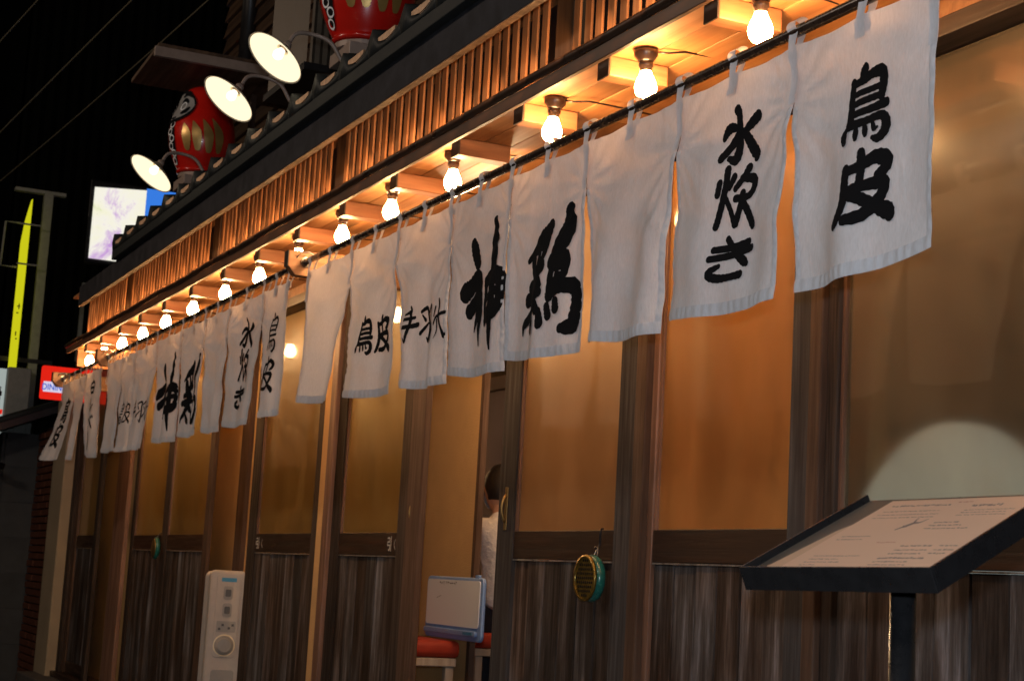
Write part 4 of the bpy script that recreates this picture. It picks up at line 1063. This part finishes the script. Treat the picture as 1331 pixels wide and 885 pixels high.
# ------------------------------------------------------------------ gooseneck lamps on the roof
gl = []
nrm = Vector((.10, -.58, -.78)).normalized()
def gooseneck(label, c):
    c = Vector(c)
    t = thing('gooseneck_lamp', label, 'lamp', c, 'gooseneck lamps along the roof edge')
    bm = bmesh.new(); lathe(bm, [(.022,-.060), (.028,-.050), (.045,-.040), (.085,-.022), (.112,-.004), (.116,.0)], c, nrm, 36, False)
    sh = obj('lamp_shade', bm, M['white_enamel'], t, smooth=True); so = sh.modifiers.new('s', 'SOLIDIFY'); so.thickness = .002; so.offset = -1
    bm = bmesh.new(); lathe(bm, [(.024,-.046), (.045,-.0365), (.085,-.0185), (.110,-.002)], c, nrm, 36, False); obj('shade_inside', bm, M['shade_inside'], t, smooth=True)
    bm = bmesh.new(); lathe(bm, [(.012,-.045), (.017,-.030), (.020,-.018), (.014,-.006), (.002,-.002)], c, nrm, 20); obj('bulb', bm, M['shade_bulb'], t, smooth=True)
    b0 = c - nrm*.055
    bm = bmesh.new(); lathe(bm, [(.014,0), (.017,.004), (.017,.022), (.009,.034)], b0, -nrm, 16); obj('socket', bm, M['lampneck'], t, smooth=True)
    bm = bmesh.new()
    p = [b0 - nrm*.030, b0 - nrm*.055 + Vector((0,.01,.02)), b0 + Vector((-.01,.10,.075)), b0 + Vector((0,.17,.055)), b0 + Vector((0,.22,-.01)), b0 + Vector((0,.27,-.055)), b0 + Vector((0,.34,-.075)), b0 + Vector((0,.42,-.08))]
    tube(bm, [tuple(q) for q in catmull([tuple(q) for q in p], 5)], .0075, 10); obj('neck', bm, M['lampneck'], t, smooth=True)
    e = p[-1]
    bm = bmesh.new(); lathe(bm, [(.03,0), (.03,.006), (.012,.016)], e + Vector((0,.006,0)), (0,-1,0), 16); obj('mounting_plate', bm, M['lampneck'], t)
    return t
gooseneck('gooseneck lamp in front of the upper red daruma, highest of three', (-5.51, -.75, 3.035))
gooseneck('gooseneck lamp overlapping the lower red daruma, middle of three', (-6.12, -.75, 3.035))
gooseneck('gooseneck lamp nearest the lit billboard, lowest of three', (-7.42, -.75, 3.005))
# mounting rail for lamps and darumas, fixed to the upper wall
t = thing('mounting_rail', 'dark timber rail on the roof holding lamps and round red figures', 'rail', (-6, -.25, 3.1))
bx('beam', -9.2, -3.4, -.265, -.235, 2.945, 2.99, M['rail'], t, .003)
for xk in (-8.8, -7.4, -5.9, -4.5, -3.6): bx('post', xk-.02, xk+.02, -.262, -.237, 2.90, 2.944, M['rail'], t)
for xk in (-5.51, -6.12, -7.42): bx('block', xk-.035, xk+.035, -.275, -.236, 2.9905, 3.10, M['lampneck'], t)

# ------------------------------------------------------------------ red daruma figures (a folk roly-poly doll)
def daruma(label, c, rot=R(12)):
    c = Vector(c); t0 = None; t = thing('daruma', label, 'daruma doll', c, 'red daruma dolls on the roof')
    prof = [(.03,0), (.085,.004), (.094,.02), (.118,.07), (.140,.14), (.143,.20), (.130,.27), (.113,.31), (.105,.345), (.090,.385), (.055,.415), (.01,.425)]
    P_ = catmull([(r_, h_, 0) for r_, h_ in prof], 3); prof2 = [(q[0], q[1]) for q in P_]
    bm = bmesh.new(); lathe(bm, prof2, c, n=40); obj('body', bm, M['red'], t, smooth=True)
    def rad(h):
        for (r0, h0), (r1, h1) in zip(prof2, prof2[1:]):
            if h0 <= h <= h1: return r0 + (r1-r0)*(h-h0)/max(1e-6, h1-h0)
        return .05
    def on(a, h, off):       # a = angle from the face direction (street side)
        r_ = rad(h) + off; A = -math.pi/2 + rot + a
        return c + Vector((r_*math.cos(A), r_*math.sin(A), h))
    # face plate, pale with dark surround
    bm = bmesh.new()
    rows_ = []
    for j in range(9):
        rho = j/8; rows_.append([bm.verts.new(on(.78*rho*math.cos(2*math.pi*k/28), .305 + .072*rho*math.sin(2*math.pi*k/28), .004)) for k in range(28)])
    for a, b in zip(rows_, rows_[1:]):
        for k in range(28): bm.faces.new((a[k], a[(k+1)%28], b[(k+1)%28], b[k]))
    fc = obj('face', bm, M['grey_plastic'], t, smooth=True)
    def marks(nm, lst, mat, off, par, wm=1):
        bm = bmesh.new()
        for pts in lst: stroke_mesh(bm, pts, lambda u, v, l: on(u, v, off), 1.0/ .13, wm) if False else ribbon(bm, pts, off)
        return obj(nm, bm, mat, par, smooth=True)
    def ribbon(bm, pts, off):
        cc = catmull(pts, 6); rows2 = []
        for i, (a_, h_, w_) in enumerate(cc):
            A_ = cc[max(0, i-1)]; B_ = cc[min(len(cc)-1, i+1)]
            da, dh = (B_[0]-A_[0])*.13, B_[1]-A_[1]; L_ = math.hypot(da, dh) or 1; da /= L_; dh /= L_
            e_ = math.sin(math.pi*min(1, max(.06, i/(len(cc)-1))))**.4 if 0 < i < len(cc)-1 else .15
            rows2.append([bm.verts.new(on(a_ - dh*w_*e_*s/.13, h_ + da*w_*e_*s, off)) for s in (-1,-.3,.3,1)])
        for a, b in zip(rows2, rows2[1:]):
            for k in range(3): bm.faces.new((a[k], a[k+1], b[k+1], b[k]))
    ring = [(.80*math.cos(2*math.pi*k/14), .305+.074*math.sin(2*math.pi*k/14), .010) for k in range(15)]
    marks('face_surround', [ring], M['ink'], .006, t)
    marks('eyes_and_brows', [[(s*.20,.315,.010),(s*.34,.330,.013),(s*.50,.318,.010)] for s in (-1,1)] + [[(s*.15,.348,.007),(s*.38,.368,.014),(s*.62,.345,.008)] for s in (-1,1)] + [[(s*.30,.262,.008),(s*.5,.275,.010),(s*.62,.295,.007)] for s in (-1,1)] + [[(-.16,.250,.004),(0,.246,.005),(.16,.250,.004)]], M['ink'], .007, t)
    marks('rings', [[(s*.36+.11*math.cos(2*math.pi*k/8), .300+.019*math.sin(2*math.pi*k/8), .0035) for k in range(9)] for s in (-1,1)], M['whiteboard'], .009, t)
    # gold robe strokes fanning below the face
    st = []
    for a_, h0, h1 in ((-1.30,.235,.10), (-.95,.225,.10), (-.62,.215,.10), (.62,.215,.10), (.95,.225,.10), (1.30,.235,.095), (1.62,.245,.10)):
        st.append([(a_*.86, h0, .006), (a_, (h0+h1)/2+.01, .019), (a_*1.06, h1, .013), (a_*1.07, h1-.012, .004)])
    for one in st: marks('gold_stroke', [one], M['gold'], .0025, t)
    # scroll-edged front panel
    fp = []
    for k in range(6): fp.append([(.30*math.cos(2*math.pi*i/8)*.4 + .05*(-1)**k, .215-.033*k+.014*math.sin(2*math.pi*i/8), .0035) for i in range(9)])
    marks('front_scrolls', fp, M['whiteboard'], .005, t)
    marks('front_band', [[(0,.235,.020),(0,.14,.026),(0,.035,.020)]], M['ink'], .003, t)
    bm = bmesh.new(); lathe(bm, [(.0905,.004), (.098,.008), (.098,.016), (.095,.022)], c, n=40, cap=False); obj('base_ring', bm, M['red'], t, smooth=True)
    bm = bmesh.new(); lathe(bm, [(.088,-.018), (.090,-.001)], c, n=36); obj('foot', bm, M['lampneck'], t)
    return t
daruma('upper red daruma doll with gold strokes, cut by the top edge of the picture', (-5.95, -.27, 3.285)).scale = (1.32, 1.32, 1.22)
daruma('whole red daruma doll with gold strokes behind the middle lamp', (-8.50, -.27, 3.285)).scale = (1.22, 1.22, 1.14)
for i, (xk, lab) in enumerate(((-5.95, 'dark little shelf under the upper red daruma doll'), (-8.52, 'dark little shelf under the whole red daruma doll'))):
    t = thing('doll_shelf', lab, 'shelf', (xk, -.27, 3.2), 'shelves under the daruma dolls')
    bx('board', xk-.12, xk+.12, -.37, .05, 3.215, 3.2655, M['lampneck'], t, .003)
    bx('bracket', xk-.02, xk+.02, -.12, -.09, 3.02, 3.214, M['rail'], t)
    bx('pole', xk+.10, xk+.13, -.05, -.02, 3.02, 3.75, M['rail'], t)
# little hood roof over the far doll
t = thing('hood', 'flat brown wooden hood jutting out above the whole red daruma doll', 'hood', (-8.2, -.4, 3.8))
bm = bmesh.new(); obox(bm, (-8.75, -.62, 3.80), (.62,0,.03), (0,.95,.0), (0,0,.022)); obj('board', bm, M['siding'], t)
bm = bmesh.new(); obox(bm, (-8.13, -.64, 3.775), (.03,0,0), (0,.97,0), (0,0,.050)); obj('edge_trim', bm, M['lampneck'], t, .002)

# ------------------------------------------------------------------ upper storey behind the roof
t = thing('upper_wall', 'dark brown lap-boarded upper wall behind the lamps', 'wall', (-6.5, .35, 3.0))
bx('sheathing', -10.6, E1, .36, .42, 2.95, 5.2, M['rail'], t)
zb = 3.02; rr = random.Random(8)
while zb < 5.1:
    xs_ = -10.6
    while xs_ < E1:
        xe = min(E1, xs_ + rr.uniform(3.5, 5.5))
        bm = bmesh.new(); prism_x(bm, [(.318, zb), (.355, zb), (.359, zb+.118), (.345, zb+.118)], xs_+.001, xe-.001); obj('siding_board', bm, M['siding'], t)
        xs_ = xe
    zb += .115
t = thing('corrugated_box', 'pale vertical corrugated metal bay on the upper wall behind the upper lamp', 'wall panel', (-7.2, .1, 3.9))
bm = bmesh.new(); n = 46; x0, x1 = -7.55, -7.15
def corr(bm, p0, p1, z0, z1, n, amp, nrm_):
    p0 = Vector(p0); p1 = Vector(p1); nr = Vector(nrm_); a = []; b = []
    for i in range(n*4+1):
        q = p0 + (p1-p0)*i/(n*4) + nr*amp*math.sin(i*math.pi/2)*1.0
        a.append(bm.verts.new((q.x, q.y, z0))); b.append(bm.verts.new((q.x, q.y, z1)))
    for i in range(n*4): bm.faces.new((a[i], a[i+1], b[i+1], b[i]))
corr(bm, (-7.10, -.14, 0), (-7.10, .30, 0), 3.56, 4.9, 12, .008, (1,0,0)); obj('corrugated_sheet', bm, M['corrugated'], t)
bm = bmesh.new(); corr(bm, (-7.72, -.15, 0), (-7.11, -.15, 0), 3.56, 4.9, 16, .008, (0,1,0)); obj('corrugated_sheet', bm, M['corrugated'], t)
bx('bottom_trim', -7.74, -7.09, -.165, .31, 3.525, 3.559, M['black'], t)

# ------------------------------------------------------------------ background on the left
# dark neighbouring building with vertical ribs
t = thing('dark_building', 'dark greenish corrugated building beyond the end of the eave', 'building', (-17, 2, GZ))
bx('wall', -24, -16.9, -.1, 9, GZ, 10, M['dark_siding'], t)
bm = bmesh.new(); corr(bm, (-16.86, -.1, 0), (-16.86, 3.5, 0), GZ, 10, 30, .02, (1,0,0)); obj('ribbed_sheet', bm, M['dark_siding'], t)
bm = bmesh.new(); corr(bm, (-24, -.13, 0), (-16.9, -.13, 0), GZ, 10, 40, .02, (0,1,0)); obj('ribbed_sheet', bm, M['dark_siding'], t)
for (ya, yb, za, zb_) in ((.62, .66, 3.2, 3.95), (.62, 1.6, 3.95, 4.0)): bx('drain_pipe', -16.82, -16.78, ya, yb, za, zb_, M['sign_frame'], t)
# lower block wall at the street edge
t = thing('block_wall', 'dark grey block wall at the bottom left below the black awning', 'wall', (-15, -.8, GZ))
bx('core', -16.6, -14.27, -.32, .3, GZ, 2.2, M['dark_wall'], t)
kk = 0; zb = GZ + .01
while zb < 2.15:
    xs_ = -16.6 + (.2 if kk % 2 else 0)
    while xs_ < -14.29:
        xe = min(xs_+.6, -14.28); bx('block', xs_+.006, xe-.006, -.345-random.uniform(0,.004), -.3205, zb+.004, zb+.286, M['dark_wall'], t, .004); xs_ = xe
    yb_ = -.32
    for q in range(2): bx('block', -14.268, -14.262, -.31+.31*q, -.004+.31*q, zb+.004, zb+.286, M['dark_wall'], t)
    zb += .29; kk += 1
# black awning with shrubby trim and bracket
t = thing('awning', 'small dark tiled awning with drainpipe left of the farthest curtain', 'awning', (-14, -.4, 2.3))
bm = bmesh.new(); v = [bm.verts.new(p) for p in ((-16.4,-.62,2.16), (-13.9,-.62,2.16), (-13.9,.2,2.50), (-16.4,.2,2.50), (-16.4,-.62,2.22), (-13.9,-.62,2.22), (-13.9,.2,2.56), (-16.4,.2,2.56))]
for f_ in ((3,2,1,0), (4,5,6,7), (0,1,5,4), (2,3,7,6), (1,2,6,5), (3,0,4,7)): bm.faces.new([v[i] for i in f_])
obj('deck', bm, M['black'], t)
for i in range(14):
    bm = bmesh.new(); xk = -16.3 + i*.18; tube(bm, [(xk, -.66, 2.225), (xk, .2, 2.575)], .035, 8); obj('tile', bm, M['tile'], t, smooth=True)
bm = bmesh.new(); tube(bm, [(-16.4,-.68,2.15), (-13.95,-.68,2.14), (-13.93,-.66,2.10), (-13.93,-.5,1.98), (-13.93,-.36,1.95)], .028, 10); obj('gutter', bm, M['black'], t, smooth=True)
# post with cross bar carrying the yellow sign
t = thing('sign_post', 'pale grey steel post with a cross bar behind the yellow sign', 'post', (-15.1, -.05, GZ))
bm = bmesh.new(); tube(bm, [(-15.2, -.03, GZ), (-15.2, -.03, 4.50)], .055, 4); obj('pole', bm, M['sign_frame'], t)
bx('cross_bar', -15.24, -15.16, -.33, .12, 4.50, 4.53, M['sign_frame'], t)
bx('cross_bar', -15.24, -15.16, -.60, .14, 2.95, 2.99, M['black'], t)
t = thing('yellow_sign', 'tall slim glowing yellow sign with dark markings at the far left', 'sign', (-15, -.2, 3.5))
bm = bmesh.new(); pr = []
zs_ = [2.62, 2.9, 3.3, 3.7, 4.0, 4.2, 4.32, 4.40]
for z_ in zs_:
    tt = (z_-2.62)/1.78; y1_ = -.192; y0_ = -.256 + (.058*max(0, (tt-.80)/.20)**1.3)
    pr.append((y0_, y1_, z_))
va = [[bm.verts.new((X_, y_, z_)) for y_ in (a, b)] for X_ in (-15.0, -15.06) for a, b, z_ in pr]
n8 = len(pr)
for i in range(n8-1):
    for o_, fl in ((0, 0), (n8, 1)): bm.faces.new((va[o_+i][0], va[o_+i][1], va[o_+i+1][1], va[o_+i+1][0]))
    for s in (0, 1): bm.faces.new((va[i][s], va[i+1][s], va[n8+i+1][s], va[n8+i][s]))
bm.faces.new((va[n8-1][0], va[n8-1][1], va[2*n8-1][1], va[2*n8-1][0])); bm.faces.new((va[0][0], va[0][1], va[n8][1], va[n8][0]))
obj('lit_face', bm, M['yellow_lit'], t)
bm = bmesh.new()
for (a, b, wy, wz) in ((-.238,3.42,.026,.010), (-.225,3.40,.008,.05), (-.24,3.36,.020,.010), (-.232,3.16,.009,.04), (-.228,3.13,.015,.010)):
    box(bm, -14.997, -14.992, a, a+wy, b, b+wz)
obj('markings', bm, M['black'], t)
for z_ in (4.16, 3.80): bx('clamp', -15.0, -14.985, -.28, -.10, z_, z_+.014, M['sign_frame'], t)
bm = bmesh.new()
tube(bm, [(-15.05,-.27,4.18), (-15.05,-.40,4.18), (-15.05,-.41,3.78), (-15.05,-.27,3.78)], .010, 6); obj('side_frame', bm, M['sign_frame'], t)
t = thing('white_sign', 'small upright white sign with a red mark below the yellow sign', 'sign', (-15, -.25, 2.6))
bx('case', -15.10, -14.97, -.26, -.06, 2.30, 2.88, M['sign_frame'], t, .01)
bm = bmesh.new(); obox(bm, (-15.02, -.345, 2.29), (0.03,0,0), (0,.075,0), (0,0,.57)); obj('lit_face', bm, M['white_lit'], t)
bx('red_mark', -14.988, -14.984, -.34, -.275, 2.46, 2.50, M['red_lit'], t)
bm = bmesh.new(); box(bm, -14.988, -14.984, -.325, -.295, 2.62, 2.66); box(bm, -14.988, -14.984, -.315, -.305, 2.58, 2.70); obj('marking', bm, M['black'], t)
# red DINING sign projecting over the street
t = thing('dining_sign', 'glowing red sign with blue DINING lettering behind the farthest curtain', 'sign', (-12.2, -.2, 2.5))
bx('case', -12.26, -12.2, -.40, .02, 2.375, 2.615, M['red_lit'], t, .012)
bx('letter_panel', -12.1995, -12.196, -.385, -.225, 2.425, 2.50, M['redwhite_lit'], t)
cu = bpy.data.curves.new('DINING', 'FONT'); cu.body = 'DINING'; cu.size = .062; cu.align_x = 'CENTER'; cu.extrude = .001; cu.offset = .001
to = bpy.data.objects.new('tmp_text', cu); C.objects.link(to)
dg = bpy.context.evaluated_depsgraph_get(); me = bpy.data.meshes.new_from_object(to.evaluated_get(dg))
bpy.data.objects.remove(to); me.name = 'lettering'; me.materials.clear(); me.materials.append(M['blue_letter'])
lo = bpy.data.objects.new('lettering', me); C.objects.link(lo); lo.parent = t
lo.rotation_euler = (R(90), 0, R(90)); lo.location = Vector((-12.194, -.305, 2.440)) - Vector(t.location); lo.scale = (.82, 1, 1)
bx('hanger', -12.25, -12.21, .02, .09, 2.48, 2.50, M['black'], t)
# lit billboard
t = thing('billboard', 'large glowing whitish billboard with a blue right side beyond the roof', 'billboard', (-16, 1, 4.5))
bx('case', -16.12, -16.02, .48, 1.52, 4.08, 4.90, M['black'], t, .01)
bm = bmesh.new(); v = [bm.verts.new(p) for p in ((-16.0,.52,4.12), (-16.0,1.02,4.12), (-16.0,1.02,4.86), (-16.0,.52,4.82))]; bm.faces.new(v)
r_ = bmesh.ops.extrude_face_region(bm, geom=bm.faces[:]); bmesh.ops.translate(bm, verts=[e for e in r_['geom'] if isinstance(e, bmesh.types.BMVert)], vec=(-.018,0,0))
obj('lit_face', bm, M['billboard'], t)
bx('blue_face', -16.018, -16.0, 1.023, 1.48, 4.12, 4.88, M['blue_lit'], t)
bm = bmesh.new()
for (a, b) in ((1.34,4.80), (1.38,4.74), (1.36,4.68)): box(bm, -15.997, -15.994, a, a+.07, b, b+.03)
obj('markings', bm, M['white_lit'], t)
# dark mass of the farther building and overhead cables
t = thing('far_building', 'barely visible dark building rising behind the billboard', 'building', (-24, 4, GZ))
bx('wall', -34, -25, -6, 12, GZ, 9.2, M['dark_wall'], t)
for i in range(3):
    for j in range(3):
        w1 = bx('window', -25.0, -24.94, -4.4+i*2.0, -3.6+i*2.0, 3.2+j*2.0, 4.4+j*2.0, M['black'], t, .01)
bm = bmesh.new(); tube(bm, [(-9.9, .30, 4.2), (-9.9, .30, 6.2)], .05, 10); tag(obj('downpipe', bm, M['black'], smooth=True), 'dark vertical pipe rising beside the upper wall', 'pipe')
tube_specs = [((-19,-2.6,3.6), (-11.3,-1.35,5.15), (-6.5,-.2,6.6), .014), ((-19,-2.2,3.9), (-11.2,-1.2,5.0), (-6,.0,6.2), .006), ((-19,-2.5,3.4), (-11.2,-1.0,4.7), (-6,.2,5.9), .006),
              ((-19,-2.0,3.2), (-11.3,-.75,4.35), (-6,.3,5.3), .007), ((-19,-1.7,3.5), (-11.1,-.5,4.2), (-6,.35,4.9), .006), ((-18,-3.2,5.6), (-12,-.9,5.75), (-9,.3,6.0), .007), ((-18,-2.9,4.0), (-12,-1.7,5.2), (-7,-1.1,7.4), .005)]
labs = ['thickest overhead cable sweeping down through the dark sky', 'thin cable just right of the thickest cable', 'thin cable third from the left in the night sky', 'twisted cable passing above the wooden hood', 'lowest thin cable running towards the wooden hood', 'nearly level cable along the top left of the sky', 'faint straight cable at the far left of the sky']
for (a, m_, b, r_), lb in zip(tube_specs, labs):
    pts = [tuple(q) for q in catmull([a, m_, b], 12)]
    bm = bmesh.new(); tube(bm, pts, r_*.75, 6); tag(obj('overhead_cable', bm, M['wire'], smooth=True), lb, 'cable', 'overhead cables in the night sky')
